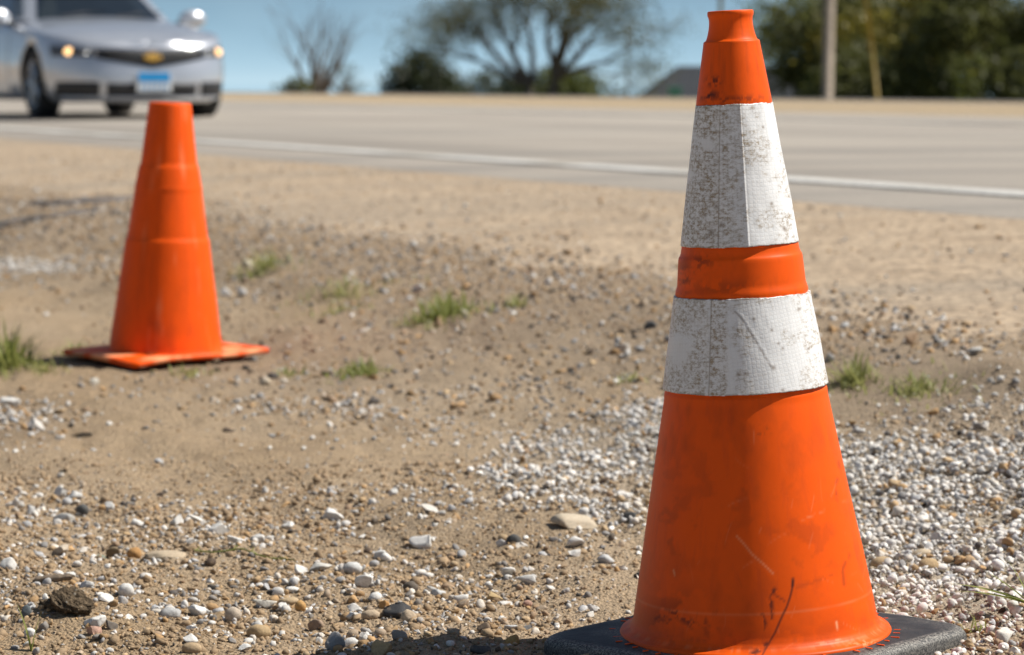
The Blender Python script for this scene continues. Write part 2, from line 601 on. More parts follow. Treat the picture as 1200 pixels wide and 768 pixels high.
# a tar patch on the shoulder, and shade painted along its broken edge
def dark_patch(name, px, py, wpx, dep, label):
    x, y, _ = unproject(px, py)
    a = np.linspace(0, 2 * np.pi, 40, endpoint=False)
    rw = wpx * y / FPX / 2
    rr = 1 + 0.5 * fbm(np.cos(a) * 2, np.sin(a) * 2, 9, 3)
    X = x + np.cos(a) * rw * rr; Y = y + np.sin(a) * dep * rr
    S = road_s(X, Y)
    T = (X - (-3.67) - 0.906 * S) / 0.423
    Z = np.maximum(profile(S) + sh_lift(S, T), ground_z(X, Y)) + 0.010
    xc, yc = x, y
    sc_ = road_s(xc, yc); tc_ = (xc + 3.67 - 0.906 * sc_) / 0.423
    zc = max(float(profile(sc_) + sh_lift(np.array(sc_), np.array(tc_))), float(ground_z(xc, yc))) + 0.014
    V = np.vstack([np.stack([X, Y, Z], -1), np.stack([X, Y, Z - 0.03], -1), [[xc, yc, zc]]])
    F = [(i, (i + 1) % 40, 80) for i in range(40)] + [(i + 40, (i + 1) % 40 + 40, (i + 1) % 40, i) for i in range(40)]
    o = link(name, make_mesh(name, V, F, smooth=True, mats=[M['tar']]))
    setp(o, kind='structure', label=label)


dark_patch("dark_patch", 98, 237, 110, 0.13, "dark tar streak on the tan shoulder left of the plain cone")
dark_patch("edge_shade", 30, 263, 150, 0.10, "dark strip painted as shade along the broken edge of the shoulder at the left edge, below the tar streak")  # dark sheet standing in for the shadow line there


# ------------------------------------------------------------------ rocks
def ico(sub):
    bm = bmesh.new()
    bmesh.ops.create_icosphere(bm, subdivisions=sub, radius=1.0)
    V = np.array([v.co[:] for v in bm.verts]); F = np.array([[v.index for v in f.verts] for f in bm.faces])
    bm.free()
    return V, F


ICO = {k: ico(k) for k in (1, 2, 3)}


def rock_shape(sub, rg, angular=True):
    V, F = ICO[sub]
    V = V.copy()
    V *= (1 + 0.10 * rg.standard_normal((len(V), 1)) * (1.3 if sub == 1 else 0.35))
    for _ in range(rg.integers(6, 10) if angular else rg.integers(2, 4)):
        nrm_ = rg.standard_normal(3); nrm_ /= np.linalg.norm(nrm_)
        d = rg.uniform(0.26, 0.66) if angular else rg.uniform(0.75, 0.95)
        e = V @ nrm_ - d
        V = V - np.where(e > 0, e, 0)[:, None] * nrm_
    V -= (V.max(0) + V.min(0)) / 2
    V /= (V.max(0) - V.min(0)).max() / 2
    return V, F


rg = np.random.default_rng(5)
SHAPES = {k: [rock_shape(k, rg, rg.random() < 0.9) for _ in range(16)] for k in (1, 2)}

C_WHITE = np.array([[0.66, 0.63, 0.585], [0.72, 0.70, 0.66], [0.58, 0.565, 0.53], [0.62, 0.57, 0.50], [0.48, 0.48, 0.48], [0.69, 0.66, 0.62]])
C_TAN = np.array([[0.42, 0.29, 0.16], [0.36, 0.23, 0.115], [0.46, 0.335, 0.20], [0.42, 0.33, 0.24], [0.46, 0.29, 0.14], [0.36, 0.25, 0.16]])
C_DARK = np.array([[0.07, 0.065, 0.06], [0.12, 0.105, 0.095], [0.16, 0.13, 0.10], [0.10, 0.07, 0.05], [0.2, 0.18, 0.16]])
C_GREY = np.array([[0.33, 0.32, 0.31], [0.27, 0.26, 0.25], [0.38, 0.37, 0.36], [0.24, 0.22, 0.2]])


def pick(rg, n, wts):
    pal = [C_WHITE, C_TAN, C_DARK, C_GREY]
    k = rg.choice(4, n, p=np.array(wts) / sum(wts))
    out = np.zeros((n, 3))
    for i in range(4):
        mk = k == i
        out[mk] = pal[i][rg.integers(0, len(pal[i]), mk.sum())]
    return np.clip(out * rg.uniform(0.82, 1.12, (n, 1)), 0, 0.8)


def in_base(X, Y, mrg=0.0):
    a = np.abs(X - CX) + np.abs(Y - CY) < 0.252 + mrg
    b = np.abs(X - C2X) + np.abs(Y - C2Y) < 0.24 + mrg
    return a | b


def scatter_mesh(name, X, Y, size, cols, sub, rg, embed=0.25, flat=(0.42, 0.85), lift=None, label=None):
    """sub 0: large stones get 80 faces and small ones 20"""
    keep = ~in_base(X, Y)
    X, Y, size, cols = X[keep], Y[keep], size[keep], cols[keep]
    if lift is not None: lift = lift[keep]
    n = len(X)
    Z = ground_z(X, Y)
    # stones on the paved shoulder lie on its sheet
    S = road_s(X, Y); T = (X + 3.67 - 0.906 * S) / 0.423
    Z = np.where(S > -3.1, np.maximum(Z, profile(S) + sh_lift(S, T)), Z)
    ax = np.stack([np.ones(n), rg.uniform(0.5, 1.0, n), rg.uniform(flat[0], flat[1], n)], -1) * size[:, None] / 2
    yaw = rg.uniform(0, 2 * np.pi, n)
    tx, ty = rg.normal(0, 0.4, n), rg.normal(0, 0.4, n)
    cy_, sy_ = np.cos(yaw), np.sin(yaw)
    var = rg.integers(0, 16, n)
    lod = np.where(size > 0.0105, 2, 1) if sub == 0 else np.full(n, sub)
    Vs, Fs, Cs, off = [], [], [], 0
    for k, lv_ in [(a, b) for a in range(16) for b in (1, 2)]:
        mk = np.where((var == k) & (lod == lv_))[0]
        if len(mk) == 0: continue
        V0, F0 = SHAPES[lv_][k]
        v = V0[None] * ax[mk][:, None, :]
        # tilt, then turn
        x, y, z = v[..., 0], v[..., 1], v[..., 2]
        a = tx[mk][:, None]; b = ty[mk][:, None]
        y, z = y * np.cos(a) - z * np.sin(a), y * np.sin(a) + z * np.cos(a)
        x, z = x * np.cos(b) + z * np.sin(b), -x * np.sin(b) + z * np.cos(b)
        c, s = cy_[mk][:, None], sy_[mk][:, None]
        x, y = x * c - y * s, x * s + y * c
        zz = Z[mk] + ax[mk][:, 2] * (1 - 2 * embed) + (lift[mk] if lift is not None else 0)
        v = np.stack([x + X[mk][:, None], y + Y[mk][:, None], z + zz[:, None]], -1)
        Vs.append(v.reshape(-1, 3))
        Fs.append((F0[None] + (np.arange(len(mk)) * len(V0))[:, None, None] + off).reshape(-1, 3))
        Cs.append(np.repeat(cols[mk], len(V0), 0))
        off += len(mk) * len(V0)
    me = make_mesh(name, np.vstack(Vs), np.vstack(Fs), colors=np.vstack(Cs), mats=[M['stone']])
    o = link(name, me)
    setp(o, kind='stuff', label=label)
    return o


def candidates(n, y0, y1, rg, xm=0.24):
    """points over the view's wedge of ground, evenly per square metre"""
    Y = np.sqrt(rg.uniform(y0 ** 2, y1 ** 2, n))
    X = rg.uniform(-1, 1, n) * (xm * Y)
    return X, Y


def scatter_all():
    rg = np.random.default_rng(23)
    # 1 the white crushed limestone
    X, Y = candidates(95000, 2.75, 5.6, rg)
    px, py = px_of(X, Y, ground_z(X, Y, False))
    wv = blobs(px, py, WHITE)
    wv = wv * np.clip(0.8 + 1.0 * fbm(X * 7, Y * 5, 88, 3), 0.1, 1.3)
    k = rg.random(len(X)) < np.clip(wv * 1.4, 0, 1) ** 1.2
    X, Y = X[k], Y[k]
    size = np.clip(rg.lognormal(np.log(0.0084), 0.36, len(X)), 0.004, 0.020)
    scatter_mesh("white_gravel", X, Y, size, pick(rg, len(X), (0.76, 0.14, 0.03, 0.08)) * 1.10, 0, rg, 0.22,
                 lift=rg.uniform(0, 0.006, len(X)), label="white crushed limestone gravel spread behind and right of the big cone")
    # 2 stones on the tan dirt in front
    PEB = [(150, 690, 260, 75, 0.8), (420, 720, 240, 60, 1.0), (250, 615, 210, 28, 0.75), (60, 600, 90, 30, 0.7), (480, 480, 150, 40, 0.8), (560, 690, 150, 60, 0.6),
           (1180, 760, 60, 40, 0.7), (560, 585, 110, 40, 0.55), (640, 655, 120, 40, 0.35), (330, 470, 90, 30, 0.5), (20, 490, 60, 30, 0.9), (380, 590, 120, 25, 0.5)]
    X, Y = candidates(74000, 2.75, 5.4, rg)
    px, py = px_of(X, Y, ground_z(X, Y, False))
    k = rg.random(len(X)) < np.clip(blobs(px, py, PEB) * np.clip(0.7 + 1.5 * fbm(X * 6, Y * 6, 44, 3), 0.05, 1.2), 0.03, 1) * 0.62
    X, Y = X[k], Y[k]
    size = np.clip(rg.lognormal(np.log(0.0070), 0.45, len(X)), 0.003, 0.018)
    scatter_mesh("dirt_pebbles", X, Y, size, pick(rg, len(X), (0.45, 0.40, 0.07, 0.12)), 0, rg, 0.34,
                 label="mixed white, tan and dark pebbles lying on the tan dirt")
    # 3a clumps of the soil itself
    X, Y = candidates(33000, 2.75, 4.5, rg)
    px, py = px_of(X, Y, ground_z(X, Y, False))
    trod = blobs(px, py, [(180, 545, 260, 34, 1.0), (560, 610, 190, 34, 0.9), (380, 500, 160, 30, 0.7), (700, 690, 120, 60, 0.8)])
    k = rg.random(len(X)) < np.clip(0.45 + 1.2 * fbm(X * 8 + 3, Y * 6, 19, 3), 0.05, 1) * (1 - 0.85 * trod)
    X, Y = X[k], Y[k]
    size = np.clip(rg.lognormal(np.log(0.0066), 0.48, len(X)), 0.0028, 0.019)
    cc = np.array([0.355, 0.252, 0.152]) * rg.uniform(0.72, 1.12, (len(X), 1))
    px, py = px_of(X, Y, ground_z(X, Y, False))
    wv = blobs(px, py, WHITE)[:, None]
    cc = cc * (1 - wv) + np.array([0.42, 0.35, 0.26]) * wv
    scatter_mesh("soil_clumps", X, Y, size, cc, 1, rg, 0.42, label="small clumps of tan soil roughening the dirt")
    # 3 crumbs of soil and grit
    X, Y = candidates(25000, 2.75, 4.6, rg)
    k = rg.random(len(X)) < np.clip(0.5 + 1.3 * fbm(X * 9, Y * 7, 14, 3), 0.08, 1)
    X, Y = X[k], Y[k]
    size = np.clip(rg.lognormal(np.log(0.0031), 0.42, len(X)), 0.0012, 0.0075)
    scatter_mesh("soil_crumbs", X, Y, size, pick(rg, len(X), (0.10, 0.70, 0.16, 0.10)) * 0.9, 1, rg, 0.2,
                 label="fine crumbs of soil and grit over the tan dirt")
    # 4 stony soil between the dirt and the shoulder
    X, Y = candidates(84000, 4.9, 11.5, rg, 0.23)
    px, py = px_of(X, Y, ground_z(X, Y, False))
    s = road_s(X, Y)
    MID = DARK + [(60, 300, 130, 40, 0.9), (300, 330, 160, 34, 0.8), (700, 450, 150, 60, 0.9), (1100, 470, 200, 50, 0.9), (450, 470, 180, 36, 0.6)]
    edge = np.exp(-((s + 2.55 + 0.3 * fbm(X * 1.5, Y * 1.5, 91, 3)) / 0.45) ** 2)
    k = (rg.random(len(X)) < np.clip(np.maximum(blobs(px, py, MID) * 0.55, edge * 0.6), 0.05, 1)) & (s < -1.95 + 0.7 * fbm(X * 2, Y * 2, 4, 3))
    X, Y = X[k], Y[k]
    size = np.clip(rg.lognormal(np.log(0.0092), 0.45, len(X)), 0.004, 0.034)
    scatter_mesh("roadside_stones", X, Y, size, pick(rg, len(X), (0.12, 0.52, 0.13, 0.23)) * 0.95, 1, rg, 0.34,
                 label="small stones in the grey-brown soil at the edge of the shoulder")
    # 5 chips strewn on the shoulder
    X, Y = candidates(26000, 5.0, 16, rg, 0.23)
    s = road_s(X, Y)
    k = (s < -0.7) & (s > -2.7) & (rg.random(len(X)) < 0.22)
    X, Y = X[k], Y[k]
    size = np.clip(rg.lognormal(np.log(0.009), 0.4, len(X)), 0.004, 0.03)
    scatter_mesh("shoulder_chips", X, Y, size, pick(rg, len(X), (0.16, 0.6, 0.14, 0.14)), 1, rg, 0.3,
                 label="loose stone chips strewn over the tan shoulder")
    # 6 the chalky streak at the left edge
    X, Y = candidates(90000, 6.5, 10.5, rg, 0.25)
    px, py = px_of(X, Y, ground_z(X, Y, False))
    k = rg.random(len(X)) < blobs(px, py, [(10, 313, 75, 9, 1.0), (-70, 318, 90, 9, 1.0)])
    X, Y = X[k], Y[k]
    size = np.clip(rg.lognormal(np.log(0.0095), 0.35, len(X)), 0.005, 0.02)
    scatter_mesh("chalky_gravel", X, Y, size, pick(rg, len(X), (1, 0.02, 0.0, 0.05)), 1, rg, 0.3,
                 label="chalky white streak of crushed stone left of the plain cone")


scatter_all()

# the stones one can point to: pixel, width, height/width, colour, round?, label
W_, G_, T_, D_, O_, P_ = (0.66, 0.645, 0.61), (0.33, 0.33, 0.33), (0.42, 0.31, 0.19), (0.045, 0.045, 0.047), (0.47, 0.26, 0.10), (0.48, 0.30, 0.23)
STONES = [
    (72, 580, 18, .75, W_, 0, "white stone at the upper left, first of the touching pair on the dirt"),
    (88, 584, 17, .75, W_, 0, "white stone touching the right side of its twin at upper left"),
    (20, 593, 17, .7, W_, 0, "pale split stone near the left edge, level with the white pair"),
    (39, 601, 16, .7, W_, 0, "white angular stone between the left edge and a dark stone"),
    (97, 600, 16, .8, (0.10, 0.10, 0.095), 1, "dark grey rounded stone just below the touching white pair"),
    (75, 608, 26, .5, (0.5, 0.49, 0.46), 0, "broad pale grey stone below the touching white pair"),
    (128, 597, 13, .9, W_, 0, "small white stone standing right of the dark grey one"),
    (162, 611, 15, .7, W_, 0, "white lone stone left of the row of big white stones"),
    (209, 611, 16, .8, W_, 0, "white upright stone at the left end of the row of big white stones"),
    (230, 608, 22, .5, W_, 0, "long white flat stone second in the row of big white stones"),
    (257, 620, 26, .65, W_, 0, "biggest white stone, pointed, in the row on the dirt"),
    (279, 632, 24, .4, W_, 0, "low white slab just below the biggest white stone"),
    (301, 634, 18, .55, W_, 0, "white stone at the right end of the row of big white stones"),
    (223, 640, 15, .6, W_, 0, "white stone above the end of the long tan stone"),
    (195, 652, 50, .22, (0.46, 0.37, 0.26), 1, "long flat tan stone like a finger lying across the dirt"),
    (157, 651, 17, .85, O_, 1, "rounded rust-brown stone at the left tip of the long tan stone"),
    (132, 646, 16, .9, (0.2, 0.15, 0.09), 0, "dark brown wedge stone left of the rust-brown stone"),
    (70, 646, 20, .45, (0.5, 0.43, 0.34), 0, "flat beige stone above the grey-brown stick"),
    (10, 665, 20, .7, W_, 0, "white block at the left edge above the grey-brown stick"),
    (117, 654, 14, .5, (0.20, 0.25, 0.20), 1, "greenish stone left of the dark brown wedge"),
    (82, 676, 15, .45, W_, 0, "thin white chip lying above the right end of the stick"),
    (102, 688, 19, .5, (0.6, 0.6, 0.58), 0, "flat white stone right of the stick"),
    (148, 694, 18, .9, W_, 1, "round white pebble lying alone right of the stick and clod"),
    (124, 706, 18, .5, W_, 0, "flat white chip between the clod and the round white pebble"),
    (111, 726, 26, .55, W_, 0, "big white flake below the right end of the clod"),
    (110, 737, 18, .6, P_, 0, "pinkish tan stone tucked under the big white flake"),
    (131, 730, 16, .7, (0.15, 0.13, 0.11), 0, "dark brown stone right of the big white flake"),
    (31, 721, 12, 1.3, (0.12, 0.14, 0.15), 1, "blue-grey stone on edge beside the grass seedling"),
    (54, 716, 9, 1.2, W_, 0, "little white stone against the left of the clod"),
    (35, 747, 14, .8, W_, 1, "white pebble at the foot of the grass seedling"),
    (199, 719, 26, .55, (0.4, 0.4, 0.39), 1, "grey stone with pale top left of two white lumps"),
    (230, 716, 22, .65, W_, 0, "white lumpy stone just right of the grey one with pale top"),
    (240, 715, 12, .7, W_, 0, "small white stone against the right of the lumpy white one"),
    (253, 722, 18, .6, T_, 0, "tan stone with dark hollow below, between white lumps and beige lump"),
    (273, 725, 20, .85, (0.50, 0.42, 0.33), 1, "beige upright lump right of the white lumpy stone"),
    (303, 741, 28, .6, (0.44, 0.32, 0.18), 1, "large smooth brown-tan pebble near the bottom centre left"),
    (305, 731, 16, .5, (0.56, 0.51, 0.44), 0, "pale stone lying on top of the smooth brown-tan pebble"),
    (312, 686, 17, .6, W_, 0, "white faceted stone upper left of the white and tan cluster"),
    (325, 693, 15, .75, W_, 1, "white rounded stone in the middle of the white and tan cluster"),
    (343, 691, 16, .45, W_, 1, "white oval stone at the right of the white and tan cluster"),
    (338, 703, 24, .42, (0.45, 0.34, 0.21), 1, "long tan stone under the white oval stone"),
    (352, 713, 14, .95, (0.52, 0.31, 0.12), 1, "orange-tan upright pebble under the long tan stone"),
    (310, 706, 30, .4, (0.56, 0.53, 0.46), 0, "broad cream slab left of the orange-tan pebble"),
    (329, 712, 15, .5, W_, 0, "narrow white chip between the cream slab and orange-tan pebble"),
    (370, 730, 20, .6, (0.30, 0.22, 0.16), 0, "brown angular stone above the grey boulder at the bottom"),
    (393, 759, 24, .95, (0.30, 0.30, 0.30), 0, "grey boulder-like stone at the bottom edge, largest grey stone"),
    (374, 751, 9, 1.0, W_, 0, "little white stone left of the grey boulder-like stone"),
    (287, 761, 17, .55, W_, 0, "white chip at the bottom edge right of the tan lump"),
    (225, 763, 24, .55, T_, 1, "tan rounded lump at the bottom edge left of the white chip"),
    (223, 751, 18, .55, W_, 0, "white stone just above the tan lump at the bottom edge"),
    (225, 737, 16, .6, W_, 0, "white flat stone between white lumps and the bottom edge"),
    (353, 668, 15, .8, W_, 0, "white stone left of the pale long slab"),
    (376, 670, 26, .35, (0.56, 0.54, 0.49), 0, "pale long slab lying right of a white stone"),
    (337, 617, 16, .5, W_, 0, "white chip between the white row and the pale heap"),
    (390, 604, 26, .5, W_, 0, "white heap-like stone in the middle of the dirt, left of centre"),
    (492, 636, 27, .6, W_, 0, "white sharp-cornered stone alone on the smooth dirt, centre"),
    (413, 665, 23, .6, (0.58, 0.58, 0.56), 1, "rounded pale grey stone left of the black lump, farther back"),
    (446, 652, 17, .6, W_, 0, "white stone right of and behind the rounded pale grey stone"),
    (427, 681, 22, .7, W_, 0, "white knobbly stone in front of the rounded pale grey stone"),
    (460, 575, 12, .85, W_, 0, "small white stone far back on the smooth dirt"),
    (503, 597, 22, .5, (0.58, 0.55, 0.5), 0, "pale flat stone behind the white sharp-cornered stone"),
    (466, 716, 34, .5, D_, 0, "black flat-topped lump, the darkest stone on the dirt"),
    (450, 711, 12, .9, O_, 0, "orange-brown stone against the left of the black lump"),
    (479, 727, 19, .85, (0.44, 0.35, 0.25), 1, "tan rounded stone in front of the black lump"),
    (447, 762, 25, .8, (0.45, 0.34, 0.19), 0, "squarish tan block at the bottom edge below the black lump"),
    (468, 749, 20, .7, (0.47, 0.44, 0.4), 0, "greyish angular stone behind the squarish tan block"),
    (411, 755, 18, .7, W_, 0, "white wedge at the bottom edge right of the grey boulder"),
    (415, 711, 16, .75, W_, 0, "white rough stone left of the black lump"),
    (414, 723, 17, .55, W_, 0, "pale stone directly in front of the white rough stone"),
    (434, 724, 22, .5, (0.42, 0.33, 0.23), 1, "low tan-brown stone between the pale stone and black lump"),
    (481, 690, 18, .75, (0.12, 0.10, 0.08), 1, "dark brown rounded stone behind the black lump"),
    (513, 695, 20, .6, (0.55, 0.56, 0.55), 0, "pale grey squared stone right of the dark brown rounded one"),
    (541, 703, 19, .6, W_, 0, "white slanted chip right of the pale grey squared stone"),
    (580, 703, 20, .65, (0.50, 0.37, 0.2), 0, "yellow-tan stone among white chips, bottom centre"),
    (592, 709, 17, .35, W_, 0, "thin white slab beside the yellow-tan stone"),
    (618, 709, 11, .8, P_, 1, "pink pebble with a brown flat one at its right"),
    (631, 709, 14, .5, (0.42, 0.28, 0.17), 1, "flat brown pebble right of the pink pebble"),
    (597, 669, 24, .55, W_, 0, "white stone with dark left end on the smooth dirt"),
    (617, 682, 24, .55, (0.5, 0.5, 0.48), 0, "grey and white stone nearest the big cone's left on smooth dirt"),
    (675, 636, 22, .65, W_, 0, "white triangular stone left of the big cone"),
    (673, 648, 15, .6, W_, 0, "small white stone below the white triangular stone"),
    (673, 615, 56, .22, (0.52, 0.44, 0.33), 0, "long low cream rock lying behind the white triangular stone"),
    (602, 634, 17, .75, (0.07, 0.07, 0.068), 1, "dark grey stone midway between two white stones on smooth dirt"),
    (710, 656, 20, .55, (0.5, 0.5, 0.49), 0, "grey-white stone close to the left side of the big cone"),
    (747, 676, 9, .95, D_, 0, "small black stone touching the left side of the big cone"),
    (695, 711, 15, .6, W_, 0, "white crumbly stone just behind the black rubber base"),
    (599, 751, 20, .65, (0.5, 0.31, 0.12), 0, "orange-tan block left of the black rubber base"),
    (598, 740, 17, .4, (0.55, 0.55, 0.54), 0, "pale grey slab behind the orange-tan block"),
    (617, 738, 14, .5, (0.13, 0.13, 0.13), 0, "dark slate chip right of the pale grey slab"),
    (563, 760, 24, .55, (0.09, 0.085, 0.08), 0, "dark grey stone in the big cone's shadow at the bottom edge"),
    (567, 742, 16, .8, (0.22, 0.16, 0.11), 0, "brown leaning shard behind the dark grey stone"),
    (598, 569, 10, 1.3, (0.1, 0.1, 0.1), 0, "dark upright stone at the left end of the gravel"),
    (738, 606, 15, .85, (0.08, 0.08, 0.078), 0, "dark stone at the edge of the gravel left of the big cone"),
    (1088, 668, 23, .65, (0.47, 0.34, 0.19), 1, "smooth tan oval pebble in the white gravel, right of the big cone"),
    (1098, 630, 19, .75, W_, 0, "largest white stone in the gravel, behind the tan oval pebble"),
    (1033, 661, 26, .5, (0.46, 0.34, 0.2), 1, "broad tan stone in the gravel beside the big cone's right edge"),
    (1080, 646, 25, .5, (0.50, 0.41, 0.29), 1, "flat beige stone in the gravel just behind the tan oval pebble"),
    (1118, 659, 14, .8, (0.2, 0.19, 0.18), 0, "dark grey stone in the gravel right of the tan oval pebble"),
    (1112, 677, 15, .8, (0.48, 0.49, 0.5), 0, "blue-grey stone in the gravel below the dark grey one"),
    (1135, 659, 17, .7, (0.44, 0.31, 0.18), 1, "brown stone right of the dark grey one in the gravel"),
    (1167, 590, 17, .6, (0.46, 0.29, 0.14), 1, "orange-tan stone far back in the gravel near the right edge"),
    (1057, 575, 15, .6, (0.46, 0.30, 0.15), 1, "rusty stone far back in the gravel close to the big cone"),
    (1154, 697, 24, .55, (0.50, 0.39, 0.27), 0, "buff stone in the gravel under the long grass blades"),
    (1177, 745, 26, .8, (0.60, 0.57, 0.51), 0, "large white stone at the lower right beside the rubber base"),
    (1068, 398, 15, .95, (0.44, 0.30, 0.19), 0, "upright tan stone alone at the shoulder's edge right of the cone"),
    (990, 383, 10, .8, (0.56, 0.56, 0.55), 0, "tiny pale stone at the shoulder's edge, right of the white sleeve"),
    (489, 340, 12, .8, W_, 0, "white stone behind the brightest grass tuft"),
    (290, 311, 14, .8, (0.52, 0.46, 0.36), 0, "cream stone left of a small grass tuft on the shoulder edge"),
    (265, 345, 14, .7, W_, 0, "white stone just right of the plain cone's middle"),
    (283, 346, 15, .65, W_, 0, "second white stone right of the plain cone, farther from it"),
    (110, 448, 11, .8, (0.58, 0.55, 0.48), 0, "pale lone stone below the plain cone's base"),
    (311, 447, 13, .8, (0.55, 0.47, 0.36), 1, "beige round stone right of and below the plain cone's base"),
    (12, 473, 24, .5, W_, 0, "white stone on top of the dark clods at the left edge"),
    (40, 500, 24, .65, (0.58, 0.55, 0.51), 0, "whitish stone in front of the dark clods at the left edge"),
    (97, 511, 24, .3, (0.05, 0.04, 0.03), 0, "dark flat chip of bark right of the clods"),
    (729, 409, 18, .65, (0.52, 0.47, 0.41), 0, "pale stone in the dark soil left of the lower white sleeve"),
    (762, 382, 16, .65, (0.10, 0.10, 0.10), 0, "dark stone in the dark soil beside the lower white sleeve"),
]


def build_stones():
    rgs = np.random.default_rng(77)
    for (px, py, wpx, asp, col, rnd, label) in STONES:
        x, y, _ = unproject(px, py + wpx * asp * 0.35)
        wid = 1.06 * wpx * y / FPX
        V, F = rock_shape(3, rgs, not rnd)
        V = V * (1 + 0.10 * vnoise(V[:, 0] * 2.2 + px, V[:, 1] * 2.2 - V[:, 2] * 1.9 + py, 8))[:, None]
        V = V.copy()
        nz = (0.10 if rnd else 0.13) * fbm(V[:, 0] * 3 + px, V[:, 1] * 3 + V[:, 2] * 2, 3, 3)
        V *= (1 + nz)[:, None]
        V[:, 0] *= wid / 2 / np.abs(V[:, 0]).max()
        V[:, 1] *= wid / 2 * rgs.uniform(0.55, 0.8) / np.abs(V[:, 1]).max()
        V[:, 2] *= wid * asp / 2 * 1.12 / np.abs(V[:, 2]).max()
        a = rgs.normal(0, 0.05 if asp < 0.3 else 0.12)
        V[:, 0], V[:, 2] = V[:, 0] * math.cos(a) - V[:, 2] * math.sin(a), V[:, 0] * math.sin(a) + V[:, 2] * math.cos(a)
        V[:, 2] -= V[:, 2].min()
        z = float(ground_z(x, y))
        s_ = float(road_s(x, y)); t_ = (x + 3.67 - 0.906 * s_) / 0.423
        if s_ > -3.1: z = max(z, float(profile(s_) + sh_lift(np.array(s_), np.array(t_))))
        c = np.array(col) * rgs.uniform(0.94, 1.05)
        cols = np.repeat(c[None], len(V), 0)
        name = "bark_chip" if "bark" in label else "stone"
        o = link(name, make_mesh(name, V, F, smooth=bool(rnd), colors=cols, mats=[M['stone']]), loc=(x, y, z - wid * asp * 0.22))
        setp(o, label, "bark" if "bark" in label else "stone", None if "bark" in label else "larger stones lying on the dirt and gravel")


build_stones()


# ------------------------------------------------------------------ tubes
def tube_np(pts, radii, seg=6):
    pts = [Vector(p) for p in pts]
    V, F = [], []
    up = Vector((0.13, 0.21, 1)).normalized()
    for i, p in enumerate(pts):
        d = (pts[min(i + 1, len(pts) - 1)] - pts[max(i - 1, 0)]).normalized()
        a = d.cross(up)
        if a.length < 1e-3: a = d.cross(Vector((1, 0, 0)))
        a.normalize(); b = d.cross(a)
        for k in range(seg):
            t = 2 * math.pi * k / seg
            V.append(p + a * math.cos(t) * radii[i] + b * math.sin(t) * radii[i])
    for i in range(len(pts) - 1):
        for k in range(seg):
            k2 = (k + 1) % seg
            F.append((i * seg + k, i * seg + k2, (i + 1) * seg + k2, (i + 1) * seg + k))
    F.append(tuple(range(seg)))
    F.append(tuple(reversed(range((len(pts) - 1) * seg, len(pts) * seg))))
    return V, F


class MB:
    def __init__(self): self.V, self.F = [], []

    def add(self, V, F):
        o = len(self.V)
        self.V += [tuple(v) for v in V]
        self.F += [tuple(i + o for i in f) for f in F]

    def tube(self, pts, radii, seg=6): self.add(*tube_np(pts, radii, seg))

    def box(self, c, s, rz=0.0):
        V = []
        for z in (-1, 1):
            for (x, y) in ((-1, -1), (1, -1), (1, 1), (-1, 1)):
                X, Y = x * s[0] / 2, y * s[1] / 2
                V.append((c[0] + X * math.cos(rz) - Y * math.sin(rz), c[1] + X * math.sin(rz) + Y * math.cos(rz), c[2] + z * s[2] / 2))
        self.add(V, [(0, 3, 2, 1), (4, 5, 6, 7), (0, 1, 5, 4), (1, 2, 6, 5), (2, 3, 7, 6), (3, 0, 4, 7)])

    def build(self, name, m, parent=None, smooth=False, bevel=0.0):
        me = make_mesh(name, self.V, self.F, smooth=smooth, mats=[m] if m else None)
        if bevel:
            bm = bmesh.new(); bm.from_mesh(me)
            bmesh.ops.bevel(bm, geom=bm.edges[:], offset=bevel, segments=2, affect='EDGES', profile=0.5)
            bm.to_mesh(me); bm.free()
        return link(name, me, parent)


def lathe(profile_, seg, ph=None):
    """(r, z) pairs to vertices; angle 0 faces -Y (the camera); returns V, F, phi, r, z"""
    P = np.array(profile_, float)
    n = len(P)
    if ph is None: ph = np.linspace(-np.pi, np.pi, seg, endpoint=False)
    seg = len(ph)
    PH, I = np.meshgrid(ph, np.arange(n))
    r = P[I, 0]; z = P[I, 1]
    i = np.arange(n * seg).reshape(n, seg)
    j = np.roll(i, -1, axis=1)
    F = np.stack([i[:-1], j[:-1], j[1:], i[1:]], -1).reshape(-1, 4)
    return PH.ravel(), r.ravel(), z.ravel(), F


def polar(PH, r, z):
    return np.stack([r * np.sin(PH), -r * np.cos(PH), z], -1)


def densify(pts, step):
    out = [pts[0]]
    for a, b in zip(pts[:-1], pts[1:]):
        L = math.hypot(b[0] - a[0], b[1] - a[1])
        k = max(1, int(math.ceil(L / step)))
        for i in range(1, k + 1):
            out.append((a[0] + (b[0] - a[0]) * i / k, a[1] + (b[1] - a[1]) * i / k))
    return out


# ------------------------------------------------------------------ the big cone
KM = CY / FPX                 # metres per pixel at the cone
ZB = 0.030                    # top of the rubber base


def _axis(y):
    q = (384 - y) / FPX
    dz = CY * (q * math.cos(PITCH) - math.sin(PITCH)) / (math.cos(PITCH) + q * math.sin(PITCH))
    return dz, (CY * math.cos(PITCH) - dz * math.sin(PITCH)) / FPX


ROOT_Z = CAM_H + _axis(736.5)[0] - ZB


def zc(y): return CAM_H + _axis(y)[0] - ROOT_Z


def kr(y): return _axis(y)[1]     # metres per pixel at that height


LEAN = math.tan(R(1.25))          # the soft body leans left over its base


def lean(V):
    b = smoothstep(ZB + 0.002, ZB + 0.035, V[:, 2])
    x = V[:, 0].copy()
    V[:, 0] -= np.maximum(V[:, 2] - ZB - 0.004, 0) * LEAN
    V[:, 2] += x * LEAN * b
    return V


